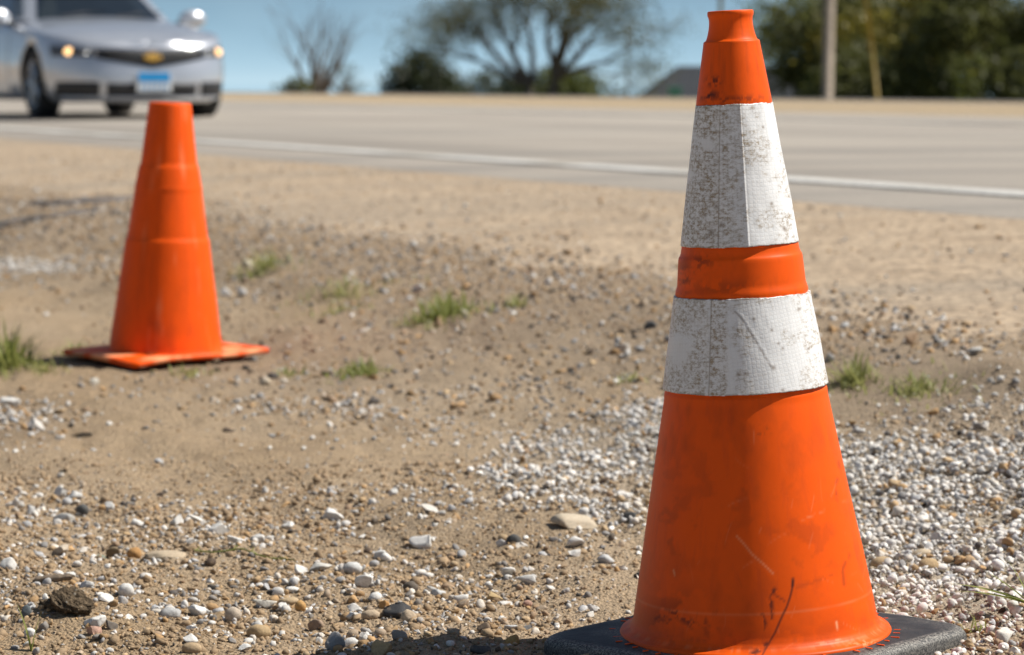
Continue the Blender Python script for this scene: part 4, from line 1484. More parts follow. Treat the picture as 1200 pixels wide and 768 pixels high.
def near_plants():
    rgs = random.Random(9)
    # seedling at lower left
    x, y, z = unproject(37, 764)
    root = empty("grass_seedling", (x, y, z))
    setp(root, "thin green seedling with three upright blades at the lower left edge", "seedling")
    for az, ln, L, cu in ((R(170), 0.15, 0.062, 0.25), (R(20), 0.12, 0.050, 0.25), (R(200), 0.05, 0.030, 0.4)):
        mb = MB(); mb.add(*blade((0, 0, -0.002), az, ln, L, 0.0075, cu, 8))
        mb.build("blade", M['grass'], root, smooth=True)
    # long grass reaching in from the right edge
    x, y, z = unproject(1208, 722)
    root = empty("grass_clump", (x, y, z + 0.008))
    setp(root, "long flat green grass blades lying on the white gravel at the right edge", "grass")
    for az, ln, L, w_, cu in ((R(176), 1.10, 0.102, 0.0135, 0.42), (R(184), 1.18, 0.090, 0.0125, 0.36), (R(168), 0.80, 0.070, 0.010, 0.3), (R(178), 1.0, 0.062, 0.010, 0.5), (R(150), 0.35, 0.062, 0.0055, 0.35),
                              (R(205), 1.0, 0.05, 0.006, 0.5), (R(95), 0.3, 0.055, 0.005, 0.3), (R(185), 0.25, 0.048, 0.005, 0.2), (R(20), 0.7, 0.06, 0.006, 0.5)):
        mb = MB(); mb.add(*blade((0, 0, 0.003), az, ln, L, w_, cu, 9))
        mb.build("blade", M['grass'], root, smooth=True)
    # small tuft by the rubber base
    x, y, z = unproject(1150, 740)
    root = empty("grass_tuft", (x, y, z))
    setp(root, "small fine tuft between the rubber base and the long grass blades", "grass tuft", "grass tufts on the roadside")
    for q in range(26):
        mb = MB(); mb.add(*blade((rgs.gauss(0, 0.008), rgs.gauss(0, 0.008), -0.002), rgs.random() * 6.28, rgs.uniform(0.1, 1.0), rgs.uniform(0.014, 0.032), 0.0024, rgs.uniform(0.1, 0.7), 5))
        mb.build("blade", M['grass_dry' if q % 3 == 0 else 'grass'], root, smooth=True)
    # creeping weed
    pts = []
    for (px, py) in ((228, 652), (250, 654), (268, 653), (284, 650), (300, 652), (318, 656), (345, 660)):
        xx, yy, zz = unproject(px, py); pts.append(Vector((xx, yy, zz + 0.004)))
    o0 = pts[0].copy()
    root = empty("creeping_weed", o0)
    setp(root, "thin creeping green runner lying right of the long tan stone", "weed")
    mb = MB(); mb.tube([p - o0 for p in pts], [0.0012] * len(pts), 5); mb.build("stem", M['grass'], root, smooth=True)
    for q in range(13):
        t = rgs.random() * (len(pts) - 1.01); i = int(t)
        p = pts[i].lerp(pts[i + 1], t - i) - o0
        mb = MB(); mb.add(*blade(p, rgs.random() * 6.28, rgs.uniform(0.8, 1.4), rgs.uniform(0.009, 0.018), 0.003, 0.2, 4))
        mb.build("leaf", M['grass'], root, smooth=True)


near_plants()


# the stick and the clod at the lower left
def stick_and_clod():
    M['wood'] = simple("weathered_wood", (0.17, 0.125, 0.085), 0.9, var=0.35, scale=90, bumpd=0.003)
    x, y, z = unproject(62, 688)
    k = y / FPX
    n, seg = 14, 14
    V = []
    for i in range(n):
        t = i / (n - 1)
        rr = (6.2 - 1.5 * t) * k * (1 + 0.12 * math.sin(i * 1.7)) * (0.45 if i in (0, n - 1) else 1)
        cx = (t - 0.5) * 48 * k; cy = (t - 0.5) * 18 * k * -0.4; cz = 6 * k + (t - 0.5) * 6 * k
        for j in range(seg):
            a = 2 * math.pi * j / seg
            q = rr * (1 + 0.16 * math.sin(a * 5 + 0.4) + 0.10 * math.sin(a * 3 + i * 0.5))
            V.append((cx, cy + q * math.cos(a), cz + q * math.sin(a) * 0.8))
    i = np.arange(n * seg).reshape(n, seg); j = np.roll(i, -1, 1)
    F = [tuple(f) for f in np.stack([i[:-1], j[:-1], j[1:], i[1:]], -1).reshape(-1, 4)] + [tuple(range(seg)), tuple(reversed(range((n - 1) * seg, n * seg)))]
    o = link("wood_stick", make_mesh("wood_stick", np.array(V), F, smooth=True, mats=[M['wood']]), loc=(x, y, z))
    setp(o, "short grey-brown rotten stick lying on the dirt at lower left", "stick")
    x, y, z = unproject(77, 722)
    V, F = ICO[3]
    bm = bmesh.new(); bmesh.ops.create_icosphere(bm, subdivisions=5, radius=1.0)
    V = np.array([v.co[:] for v in bm.verts]); F = np.array([[v.index for v in f.verts] for f in bm.faces]); bm.free()
    d = 1 + 0.55 * fbm(V[:, 0] * 2.2 + V[:, 2] * 1.3, V[:, 1] * 2.2 - V[:, 2] * 1.7, 5, 5) + 0.25 * fbm(V[:, 0] * 8 + V[:, 2] * 5, V[:, 1] * 8 - V[:, 2] * 5, 15, 3)
    V = V * d[:, None] * np.array([27 * k, 20 * k, 15 * k])
    c = np.array([0.155, 0.115, 0.075]) * np.clip(0.9 + 0.9 * fbm(V[:, 0] * 200, V[:, 1] * 200 + V[:, 2] * 90, 9, 3), 0.6, 1.4)[:, None]
    o = link("dirt_clod", make_mesh("dirt_clod", V, F, smooth=True, colors=c, mats=[M['dirt']]), loc=(x, y, z + 0.003))
    setp(o, "lumpy dark brown clod of earth below the stick at lower left", "clod")


stick_and_clod()

# ------------------------------------------------------------------ trees
M['bark'] = simple("bark", (0.13, 0.105, 0.085), 0.9, var=0.3, scale=12, bumpd=0.02)
M['twig'] = simple("bare_twig", (0.15, 0.125, 0.105), 0.9, var=0.2, scale=10)
M['leaf_olive'] = m_leaf("olive_leaves", (0.11, 0.112, 0.035), (0.18, 0.165, 0.055), 0.35)
M['leaf_dark'] = m_leaf("dark_leaves", (0.12, 0.13, 0.04), (0.175, 0.18, 0.05), 0.45)
M['leaf_deep'] = m_leaf("evergreen_leaves", (0.04, 0.055, 0.02), (0.07, 0.085, 0.03), 0.25)
M['leaf_green'] = m_leaf("green_leaves", (0.14, 0.165, 0.04), (0.20, 0.22, 0.05), 0.45)
M['leaf_gold'] = m_leaf("yellowish_leaves", (0.27, 0.235, 0.035), (0.36, 0.30, 0.05), 0.45)


def grow(rnd, p, d, L, r, depth, mb, tips, spread, up=0.15, seg=5, kids=3):
    n = 4
    pts, rad = [p.copy()], [r]
    q = p.copy(); dd = d.copy()
    for i in range(n):
        dd = (dd + Vector((rnd.gauss(0, .13), rnd.gauss(0, .13), rnd.gauss(0, .08) + up * 0.25))).normalized()
        q = q + dd * (L / n)
        pts.append(q.copy()); rad.append(r * (1 - 0.5 * (i + 1) / n))
    mb.tube(pts, rad, seg if depth > 1 else 4)
    if depth <= 2: tips.extend(pts[1:] if depth <= 1 else pts[3:])
    if depth == 0: return
    for k in range(kids):
        t = rnd.uniform(0.4, 1.0) if k else 1.0
        i = min(n - 1, int(t * n)); pp = pts[i].lerp(pts[i + 1], t * n - i) if i < n else pts[-1]
        ax = Vector((rnd.gauss(0, 1), rnd.gauss(0, 1), rnd.gauss(0, 0.4))).normalized()
        nd_ = (dd + ax * spread * (0.5 if k == 0 else 1.0)).normalized()
        grow(rnd, pp, nd_, L * rnd.uniform(0.62, 0.82), rad[-1] * rnd.uniform(0.7, 0.95) if k == 0 else rad[-1] * rnd.uniform(0.5, 0.8), depth - 1, mb, tips, spread, up, seg, kids)


def leaf_cloud(rgs, C, radius, n_per, size):
    """small folded leaf faces around centres C"""
    C = np.asarray(C); n = len(C) * n_per
    cen = np.repeat(C, n_per, 0) + rgs.normal(0, radius, (n, 3)) * np.array([1, 1, 0.8])
    a = rgs.standard_normal((n, 3)); a /= np.linalg.norm(a, axis=1)[:, None]
    b = np.cross(a, rgs.standard_normal((n, 3))); b /= np.linalg.norm(b, axis=1)[:, None]
    s = size * rgs.uniform(0.6, 1.4, (n, 1))
    V = np.stack([cen - a * s, cen + b * s * 0.5, cen + a * s, cen - b * s * 0.5], 1).reshape(-1, 3)
    F = np.arange(n * 4).reshape(n, 4)
    return V, F


def ground_base(px, D):
    X = (px - 600) / FPX * D
    return X, D, float(ground_z(X, D))


def tree(px, D, label, name="tree", cat="tree", stems=1, height=6.0, spread=0.6, depth=4, kids=3, r0=0.16, leafmat=None, per=8, lr=0.3, ls=0.10, first=0.4, lean=0.15, seed=1, up=0.15, bark='bark', group=None, limbs=None):
    rnd = random.Random(seed); rgs = np.random.default_rng(seed)
    x, y, z = ground_base(px, D)
    root = empty(name, (x, y, z))
    setp(root, label, cat, group)
    mb = MB(); tips = []
    for q, (p0, d0, L0, r_) in enumerate(limbs or ()):
        grow(rnd, Vector(p0), Vector(d0).normalized(), L0, r_, 0 if q < 2 else depth, mb, tips if q >= 2 else [], spread, up, 7, kids)
    for s in range(0 if limbs else stems):
        a = (s / max(1, stems)) * 6.283 + rnd.random() * 0.6 + (0.0 if stems > 1 else 0)
        d = Vector((math.cos(a) * lean, math.sin(a) * lean, 1)).normalized()
        p = Vector((math.cos(a), math.sin(a), 0)) * r0 * (0.8 if stems > 1 else 0) + Vector((0, 0, -0.15))
        grow(rnd, p, d, height * first, r0 * rnd.uniform(0.75, 1.0), depth, mb, tips, spread, up, 7, kids)
    mb.build("trunk", M[bark], root, smooth=True)
    if leafmat:
        V, F = leaf_cloud(rgs, [t[:] for t in tips], lr, per, ls)
        link("crown", make_mesh("crown", V, F, mats=[M[leafmat]]), root)
    return root


def bush(px, D, wpx, hpx_top, label, leafmat='leaf_green', n=220, per=16, ls=0.09, seed=1, name="bush", cat="bush", group=None, low=0.0):
    """dense bush whose top shows at row hpx_top"""
    rgs = np.random.default_rng(seed); rnd = random.Random(seed)
    x, y, z = ground_base(px, D)
    top = CAM_H + (HORIZON - hpx_top) / FPX * D
    H = top - z; W = wpx / FPX * D / 2
    root = empty(name, (x, y, z))
    setp(root, label, cat, group)
    mb = MB(); C = []
    for i in range(n):
        a = rnd.random() * 6.283; el = math.asin(rnd.random())
        q = rnd.uniform(0.45, 1.0) ** 0.6
        lump = 1 + 0.28 * math.sin(a * 3 + seed) * math.cos(el * 4 + seed * 2) + rnd.gauss(0, 0.07)
        C.append((math.cos(a) * math.cos(el) * W * q * lump, math.sin(a) * math.cos(el) * W * 0.8 * q * lump, low * H + (1 - low) * H * (0.06 + 0.90 * math.sin(el) * q * min(1.08, lump))))
    for i in range(14):
        c = Vector(C[rnd.randrange(n)])
        mb.tube([Vector((rnd.gauss(0, .08), rnd.gauss(0, .08), -0.1)), c * 0.5 + Vector((rnd.gauss(0, .1), 0, 0)), c], [0.035, 0.022, 0.008], 5)
    mb.build("trunk", M['bark'], root, smooth=True)
    V, F = leaf_cloud(rgs, C, min(W, H) * 0.13 + 0.05, per, ls)
    link("crown", make_mesh("crown", V, F, mats=[M[leafmat]]), root)
    return root


# left: bare shrub
tree(372, 88, "bare leafless shrub with many spreading stems, right of the car", "bare_shrub", "shrub", stems=8, height=2.6, spread=0.55, depth=3, kids=3, r0=0.10, first=0.52, lean=0.7, seed=12, up=0.25, bark='twig')
bush(348, 86, 46, 93, "low dark scrub at the foot of the bare shrub", 'leaf_dark', 60, 10, 0.06, 3, low=0.0)
bush(402, 90, 46, 68, "thin brownish bush right of the bare shrub", 'leaf_olive', 60, 7, 0.05, 4)
# the spreading tree and what grows under it
tree(640, 96, "large spreading tree with forking trunks and sparse spring leaves", "tree", "tree", spread=0.85, depth=3, kids=4, leafmat='leaf_olive', per=7, lr=0.34, ls=0.056, seed=21, up=0.03,
     limbs=[((-0.62, 0, -.2), (-0.05, 0.1, 1), 1.3, 0.24), ((0.30, 0, -.2), (0.02, 0, 1), 1.6, 0.27),
            ((-0.66, 0.1, 1.0), (-1.0, 0.1, 0.75), 2.3, 0.15), ((-0.62, 0.1, 1.0), (-0.55, -0.3, 1), 2.2, 0.16), ((-0.5, 0.1, 1.0), (-0.1, 0.4, 1), 2.2, 0.14), ((-0.6, 0.1, 0.9), (-1.2, -0.2, 0.42), 2.2, 0.11),
            ((0.32, 0, 1.3), (0.25, 0.3, 1), 2.3, 0.17), ((0.32, 0, 1.2), (0.95, -0.1, 0.75), 2.1, 0.15), ((0.30, 0, 1.3), (-0.25, -0.3, 1), 2.3, 0.15), ((0.34, 0, 1.2), (1.1, 0.3, 0.40), 2.0, 0.12), ((0.34, 0, 1.4), (0.6, -0.4, 1), 2.2, 0.14)])
bush(492, 100, 84, 58, "dense dark evergreen bush left of the spreading tree", 'leaf_deep', 260, 18, 0.10, 5)
tree(520, 104, "slim sparse tree rising behind the dark evergreen bush", "tree", "tree", stems=1, height=5.5, spread=0.75, depth=4, kids=3, r0=0.12, leafmat='leaf_olive', per=3, lr=0.42, ls=0.045, first=0.34, seed=33)
bush(572, 108, 150, 81, "low rounded green bush left of the spreading tree's trunks", 'leaf_deep', 220, 16, 0.10, 6, group="low bushes under the spreading tree")
bush(628, 107, 120, 82, "dark green bush filling the gap between the spreading tree's trunks", 'leaf_deep', 240, 16, 0.10, 17, group="low bushes under the spreading tree")
bush(668, 106, 96, 77, "green bush behind the spreading tree's trunks", 'leaf_green', 240, 16, 0.10, 7, group="low bushes under the spreading tree")
# right: the tree belt
belt = "trees of the dark belt on the right"
tree(948, 92, "sparse leafy tree at the left end of the dark belt, beside the wooden pole", stems=1, height=8, spread=0.8, depth=5, kids=3, r0=0.2, leafmat='leaf_green', per=3, lr=0.35, ls=0.085, first=0.25, seed=41, group=belt)
for (px, D, lm, sd, lb) in [(990, 84, 'leaf_dark', 42, "dark tree just right of the wooden pole"), (1010, 80, 'leaf_dark', 43, "dark tree behind the yellow guy guard"),
                            (1066, 78, 'leaf_gold', 44, "olive-yellow lit tree in the middle of the dark belt"), (1122, 84, 'leaf_green', 45, "tree right of the olive-yellow one, sky showing beside it"),
                            (1196, 72, 'leaf_dark', 46, "blackish tree at the right end of the belt")]:
    tree(px, D, lb, stems=2, height=7.5, spread=0.8, depth=5, kids=3, r0=0.19, leafmat=lm, per=5, lr=0.40, ls=0.10, first=0.2, lean=0.25, seed=sd, group=belt)
ub = "bushes under the dark tree belt"
for (px, D, wpx, top, lm, sd, lb) in [(962, 78, 44, 80, 'leaf_green', 51, "small green bush behind the wooden pole's foot"), (1000, 74, 100, 52, 'leaf_dark', 52, "dark bush between the wooden pole and the guy guard"),
                                      (1065, 72, 90, 44, 'leaf_dark', 53, "dark bush under the olive-yellow tree"), (1128, 76, 100, 56, 'leaf_green', 54, "green bush right of the olive-yellow tree"),
                                      (1192, 70, 90, 50, 'leaf_dark', 55, "blackish bush at the right edge")]:
    bush(px, D, wpx, top, lb, lm, 220, 11, 0.10, sd, group=ub)


# ------------------------------------------------------------------ poles, guy, house, box
def pole_things():
    M['pole'] = simple("weathered_pole", (0.33, 0.27, 0.21), 0.9, var=0.2, scale=6)
    M['metal'] = simple("galvanised", (0.4, 0.4, 0.4), 0.5, 0.7, var=0.1)
    M['yellow'] = simple("yellow_plastic", (0.26, 0.17, 0.015), 0.6, var=0.15)
    D = 60
    x, y, z = ground_base(968, D)
    root = empty("utility_pole", (x, y, z))
    setp(root, "tall weathered wooden utility pole before the dark trees", "utility pole")
    mb = MB(); mb.tube([(0, 0, -0.3), (0.05, 0, 4), (0.16, 0, 10)], [0.12, 0.11, 0.09], 16); mb.build("post", M['pole'], root, smooth=True)
    mb = MB(); mb.box((0.15, -0.14, 9.3), (2.4, 0.1, 0.12)); mb.build("crossarm", M['pole'], root, bevel=0.01)
    for xo in (-1.0, 0.15, 1.3):
        mb = MB(); mb.tube([(xo, -0.14, 9.36), (xo, -0.14, 9.5), (xo, -0.14, 9.56)], [0.03, 0.05, 0.02], 10); mb.build("insulator", M['metal'], root, smooth=True)
    # guy wire and its yellow guard
    gx, gy, gz = ground_base(1027, 59.5)
    root2 = empty("guy_wire", (gx, gy, gz))
    setp(root2, "guy wire with a yellow plastic guard, leaning up to the pole", "guy wire")
    a = Vector((0, 0, 0)); t = Vector((x - gx + 0.12, y - gy, z - gz + 8.2))
    mb = MB(); mb.tube([a, t], [0.008, 0.008], 6); mb.build("wire", M['metal'], root2, smooth=True)
    dv = t.normalized()
    mb = MB(); mb.tube([a + dv * 0.05, a + dv * 2.4], [0.042, 0.042], 12); mb.build("guard", M['yellow'], root2, smooth=True)
    # slim posts farther away
    for (px, D_, h, r, lb) in ((734, 112, 4.2, 0.05, "slim grey post left of the grey roof"), (843, 118, 9.0, 0.12, "distant pole showing above the big cone's top")):
        X, Y, Z = ground_base(px, D_)
        rt = empty("metal_post", (X, Y, Z)); setp(rt, lb, "post")
        mb = MB(); mb.tube([(0, 0, -0.2), (0, 0, h)], [r, r * 0.8], 10); mb.build("shaft", M['metal'], rt, smooth=True)
        mb = MB(); mb.tube([(0, 0, h), (0, 0, h + r * 2)], [r * 1.6, r * 0.6], 10); mb.build("cap", M['metal'], rt, smooth=True)
    # green box on the verge
    M['box'] = simple("green_paint", (0.05, 0.20, 0.13), 0.5, var=0.1)
    X, Y, Z = ground_base(790, 64)
    rt = empty("utility_box", (X, Y, Z)); setp(rt, "small green utility box on the verge before the grey roof", "utility box")
    top = CAM_H + (HORIZON - 103) / FPX * 64
    hh = max(0.25, top - Z)
    mb = MB(); mb.box((0, 0, hh / 2 - 0.03), (0.30, 0.26, hh)); mb.build("cabinet", M['box'], rt, bevel=0.015)
    mb = MB(); mb.box((0, 0, hh), (0.34, 0.30, 0.05)); mb.build("lid", M['box'], rt, bevel=0.012)


pole_things()


def house():
    M['shingle'] = simple("grey_shingle", (0.045, 0.048, 0.053), 1.0, var=0.25, scale=5)
    for nd_ in M['shingle'].node_tree.nodes:
        if nd_.type == 'BSDF_PRINCIPLED': nd_.inputs['Specular IOR Level'].default_value = 0.1
    M['siding'] = simple("pale_siding", (0.40, 0.38, 0.34), 0.8, var=0.06)
    M['dark_glass'] = simple("dark_glass", (0.02, 0.025, 0.03), 0.1, var=0.1)
    D = 132
    X0, Y0, _ = ground_base(755, D)
    X1 = X0 + 16.0
    base = float(ground_z(X0 + 4, D)) - 0.4
    eave = CAM_H + (HORIZON - 114) / FPX * D
    ridge = CAM_H + (HORIZON - 77) / FPX * D
    root = empty("house", ((X0 + X1) / 2, D + 4, base)); setp(root, "low house with a grey hip roof beyond the verge, partly behind the big cone", "house")
    hw, dp = (X1 - X0) / 2, 4.0
    e, rg_ = eave - base, ridge - base
    mb = MB(); mb.box((0, 0, e / 2), (2 * hw - 0.8, 2 * dp - 0.8, e)); mb.build("wall", M['siding'], root)
    V = [(-hw, -dp, e), (hw, -dp, e), (hw, dp, e), (-hw, dp, e), (-hw + 1.9, 0, rg_), (hw - 1.9, 0, rg_)]
    V += [(v[0], v[1], v[2] - 0.18) for v in V[:4]]
    F = [(0, 1, 5, 4), (1, 2, 5), (2, 3, 4, 5), (3, 0, 4), (6, 7, 1, 0), (7, 8, 2, 1), (8, 9, 3, 2), (9, 6, 0, 3), (9, 8, 7, 6)]
    link("roof", make_mesh("roof", V, F, mats=[M['shingle']]), root)
    for xo in (-4.5, -1.2, 2.6, 5.2):
        mb = MB(); mb.box((xo, -dp + 0.39, e * 0.55), (1.1, 0.04, 1.0)); wf = mb.build("window", M['siding'], root)
        mb = MB(); mb.box((xo, -dp + 0.355, e * 0.55), (0.92, 0.03, 0.84)); mb.build("pane", M['dark_glass'], wf)


house()


# ------------------------------------------------------------------ the silver car
def car():
    m, n, b, _ = mat("silver_paint")
    f = noise(n, 900, 2, 0.5, objco(n))
    n.links.new(mixc(n, ramp(n, f, 0.4, 0.6), (0.52, 0.535, 0.565), (0.62, 0.635, 0.665)), b.inputs['Base Color'])
    b.inputs['Metallic'].default_value = 0.6; b.inputs['Roughness'].default_value = 0.33
    b.inputs['Coat Weight'].default_value = 0.8; b.inputs['Coat Roughness'].default_value = 0.04
    M['silver'] = m
    M['blackp'] = simple("black_plastic", (0.016, 0.016, 0.018), 0.5, var=0.2)
    M['glass'] = simple("tinted_glass", (0.012, 0.016, 0.018), 0.06, var=0.1, coat=0.5)
    M['chrome'] = simple("chrome", (0.75, 0.75, 0.76), 0.12, 1.0, var=0.03)
    M['tyre'] = simple("tyre_rubber", (0.018, 0.018, 0.018), 0.85, var=0.2, scale=20)
    M['alloy'] = simple("alloy", (0.45, 0.46, 0.47), 0.3, 0.9, var=0.05)
    M['lens'] = simple("lamp_lens", (0.07, 0.075, 0.085), 0.45, 0.0, var=0.3, coat=0.0)
    M['gold'] = simple("gold_badge", (0.80, 0.46, 0.10), 0.35, 0.5, var=0.08)
    M['plate_w'] = simple("plate_white", (0.72, 0.73, 0.72), 0.4, var=0.04)
    M['plate_b'] = simple("plate_blue", (0.01, 0.27, 0.60), 0.4, var=0.1)
    mm, nn, bb, _ = mat("amber_lamp")
    bb.inputs['Base Color'].default_value = (0.9, 0.5, 0.2, 1)
    bb.inputs['Emission Color'].default_value = (1.0, 0.60, 0.27, 1); bb.inputs['Emission Strength'].default_value = 1.7
    M['amber'] = mm
    FX = 0.97

    def outline(wd, xf, xr, npt=40):
        """plan outline: front first, clockwise; y left positive"""
        pts = []
        ys = np.sin(np.linspace(-np.pi / 2, np.pi / 2, npt))
        for q in ys: pts.append((0.15 + (xf - 0.15) * (1 - abs(q) ** 3.2) ** 0.55, q * wd))
        for xq in np.linspace(0.1, xr + 0.7, 44): pts.append((xq, wd))
        for q in ys[::-1]: pts.append((xr + 0.65 - 0.65 * (1 - abs(q) ** 3.4) ** 0.5, q * wd))
        for xq in np.linspace(xr + 0.7, 0.1, 44): pts.append((xq, -wd))
        return np.array(pts)

    XR = -3.98
    zs = lambda x: np.interp(x, [-4.1, -3.2, -0.6, 0.1, 0.6, 0.85, 1.0], [0.92, 0.94, 0.90, 0.835, 0.77, 0.715, 0.67])
    zt = lambda x: np.interp(x, [-4.1, -3.2, -0.65, 0.1, 0.6, 0.85, 1.0], [1.00, 1.06, 1.00, 0.925, 0.83, 0.74, 0.675])
    lv = [(0.0, 0.80, 0.86, 0.16), (0.02, 0.86, 0.93, 0.16), (0.12, 0.905, 0.965, 0), (0.35, 0.925, 0.985, 0), (0.55, 0.928, 0.975, 0), (0.75, 0.918, 0.955, 0), (0.92, 0.895, 0.925, 0), (1.0, 0.875, 0.90, 0)]
    rows = []
    for (t, wd, xf, _z) in lv:
        o = outline(wd, xf, XR + (0.985 - xf))
        z = 0.17 + (zs(o[:, 0]) - 0.17) * t
        rows.append(np.stack([o[:, 0], o[:, 1], z], -1))
    top = rows[-1]
    for q in (0.97, 0.9, 0.78, 0.62, 0.45, 0.28, 0.12, 0.0):
        z = zs(top[:, 0]) + (zt(top[:, 0]) - zs(top[:, 0])) * (1 - q ** 2.2)
        rows.append(np.stack([top[:, 0], top[:, 1] * q, z + (0.012 * (0.55 < abs(q) < 0.8))], -1))
    npt = len(top); k = len(rows)
    bot = rows[0].copy(); bot[:, 1] = 0; rows.insert(0, bot); k += 1
    V = np.concatenate(rows)
    i = np.arange(k * npt).reshape(k, npt); j = np.roll(i, -1, 1)
    F = [tuple(f) for f in np.stack([i[:-1], j[:-1], j[1:], i[1:]], -1).reshape(-1, 4)]
    me = make_mesh("body", V, F, smooth=True, mats=[M['silver'], M['blackp']])
    bm = bmesh.new(); bm.from_mesh(me)
    bmesh.ops.remove_doubles(bm, verts=bm.verts[:], dist=0.0006)
    bmesh.ops.recalc_face_normals(bm, faces=bm.faces[:])
    bm.to_mesh(me); bm.free()
    ax, ay, _ = -3.81, 26.0, 0
    s_ = float(road_s(ax, ay))
    root = empty("car", (ax, ay, float(profile(s_)) + 0.004), (0, 0, math.atan2(-0.906, 0.423)))
    setp(root, "silver sedan with amber lamps lit, driving towards us on the road", "car")
    body = link("body", me, root)
    # wheel arches
    WB = -2.84
    cutters = []
    for xw in (0.0, WB):
        for sy in (-1, 1):
            bm = bmesh.new()
            bmesh.ops.create_cone(bm, cap_ends=True, segments=40, radius1=0.385, radius2=0.385, depth=0.5,
                                  matrix=Matrix.Translation((xw, sy * 0.90, 0.335)) @ Matrix.Rotation(math.pi / 2, 4, 'X'))
            cm_ = bpy.data.meshes.new("cut"); bm.to_mesh(cm_); bm.free()
            cm_.materials.append(M['blackp'])
            co_ = bpy.data.objects.new("cut", cm_); COL.objects.link(co_)
            co_.parent = root
            md = body.modifiers.new("b", 'BOOLEAN'); md.operation = 'DIFFERENCE'; md.object = co_; md.solver = 'EXACT'
            md.material_mode = 'TRANSFER'
            cutters.append(co_)
    bpy.context.view_layer.update()
    dg = bpy.context.evaluated_depsgraph_get()
    nm = bpy.data.meshes.new_from_object(body.evaluated_get(dg))
    body.modifiers.clear()
    body.data = nm
    for c in cutters: bpy.data.objects.remove(c)

    def wprof(t_):     # half width and front x of the body at height fraction
        tt = [a[0] for a in lv]
        return np.interp(t_, tt, [a[1] for a in lv]), np.interp(t_, tt, [a[2] for a in lv])

    def fx(y, z):
        x_ = 0.9
        for _ in range(6):
            t_ = np.clip((z - 0.17) / (zs(x_) - 0.17), 0, 1)
            wd, xf = wprof(t_)
            q = np.clip(np.abs(y) / wd, 0, 0.999)
            x_ = 0.15 + (xf - 0.15) * (1 - q ** 3.2) ** 0.55
        return x_

    def patch(name, ys, zfun, m_, off=0.008, parent=root, nz=5, thick=0.03):
        """a panel lying on the car's nose; zfun(y) gives bottom and top"""
        ys = np.asarray(ys, float); V = []
        for y in ys:
            z0, z1 = zfun(y)
            for z in np.linspace(z0, z1, nz): V.append((fx(y, z) + off, y, z))
        n_ = len(ys)
        nfr = len(V)
        V += [(v[0] - thick, v[1], v[2]) for v in V]
        F = []
        for a in range(n_ - 1):
            for c in range(nz - 1):
                i0 = a * nz + c
                F.append((i0, i0 + nz, i0 + nz + 1, i0 + 1))
        edge = [c for c in range(nz)] + [a * nz + nz - 1 for a in range(1, n_)] + [(n_ - 1) * nz + c for c in range(nz - 2, -1, -1)] + [a * nz for a in range(n_ - 2, 0, -1)]
        for a, b_ in zip(edge, edge[1:] + edge[:1]): F.append((a, b_, b_ + nfr, a + nfr))
        return link(name, make_mesh(name, V, F, smooth=True, mats=[m_]), parent)

    lin = np.linspace
    gz = lambda y: (0.485 + 0.085 * abs(y) / 0.52, 0.645 + 0.02 * abs(y) / 0.52)
    g = patch("grille", lin(-0.53, 0.53, 15), gz, M['blackp'], 0.010)
    for zz in (0.25, 0.5, 0.75):
        patch("slat", lin(-0.46, 0.46, 11), lambda y: (gz(y)[0] + (gz(y)[1] - gz(y)[0]) * zz - 0.006, gz(y)[0] + (gz(y)[1] - gz(y)[0]) * zz + 0.006), M['tyre'], 0.016, g, 2, 0.01)
    patch("grille_trim", lin(-0.53, 0.53, 17), lambda y: (gz(y)[1] - 0.004, gz(y)[1] + 0.018), M['chrome'], 0.015, root, 3)
    li = patch("lower_intake", lin(-0.44, 0.44, 13), lambda y: (0.215, 0.335), M['blackp'], 0.010)
    patch("bumper_lip", lin(-0.78, 0.78, 21), lambda y: (0.155, 0.205), M['silver'], 0.025, root, 4)
    for sy in (-1, 1):
        f_ = patch("fog_intake", sy * lin(0.50, 0.83, 11), lambda y: (0.215, 0.35), M['blackp'], 0.010)
        h = patch("headlight", sy * lin(0.52, 0.855, 13), lambda y: (0.585 + 0.02 * (abs(y) - .5), 0.66 + 0.11 * (abs(y) - 0.5)), M['lens'], 0.012)
        y0 = sy * 0.735
        mb = MB(); mb.tube([(fx(y0, 0.63) - 0.03, y0, 0.635), (fx(y0, 0.63) + 0.02, y0, 0.635), (fx(y0, 0.63) + 0.03, y0, 0.635)], [0.036, 0.036, 0.02], 20)
        mb.build("lamp", M['amber'], h, smooth=True)
        y1 = sy * 0.60
        mb = MB(); mb.tube([(fx(y1, 0.63) - 0.02, y1, 0.635), (fx(y1, 0.63) + 0.018, y1, 0.635), (fx(y1, 0.63) + 0.026, y1, 0.635)], [0.042, 0.042, 0.025], 20)
        mb.build("projector", M['alloy'], h, smooth=True)
    # badge: a plain golden cross-bar shape, wider than tall
    xb = fx(0, 0.58) + 0.022
    P = [(-0.105, -0.026), (-0.048, -0.026), (-0.042, -0.044), (0.042, -0.044), (0.048, -0.026), (0.105, -0.026), (0.092, 0.026), (0.042, 0.026), (0.036, 0.044), (-0.036, 0.044), (-0.042, 0.026), (-0.092, 0.026)]
    V = [(xb + 0.02, p[0] * 0.85, 0.585 + p[1] * 0.85) for p in P] + [(xb - 0.02, p[0] * 0.85, 0.585 + p[1] * 0.85) for p in P]
    nP = len(P)
    F = [tuple(range(nP)), tuple(reversed(range(nP, 2 * nP)))] + [(a, a + nP, (a + 1) % nP + nP, (a + 1) % nP) for a in range(nP)]
    link("badge", make_mesh("badge", V, F, mats=[M['gold']]), root)
    # licence plate
    xp = fx(0, 0.36) + 0.02
    mb = MB(); mb.box((xp, 0, 0.345), (0.02, 0.34, 0.18)); pf = mb.build("licence_plate", M['plate_w'], root, bevel=0.004)
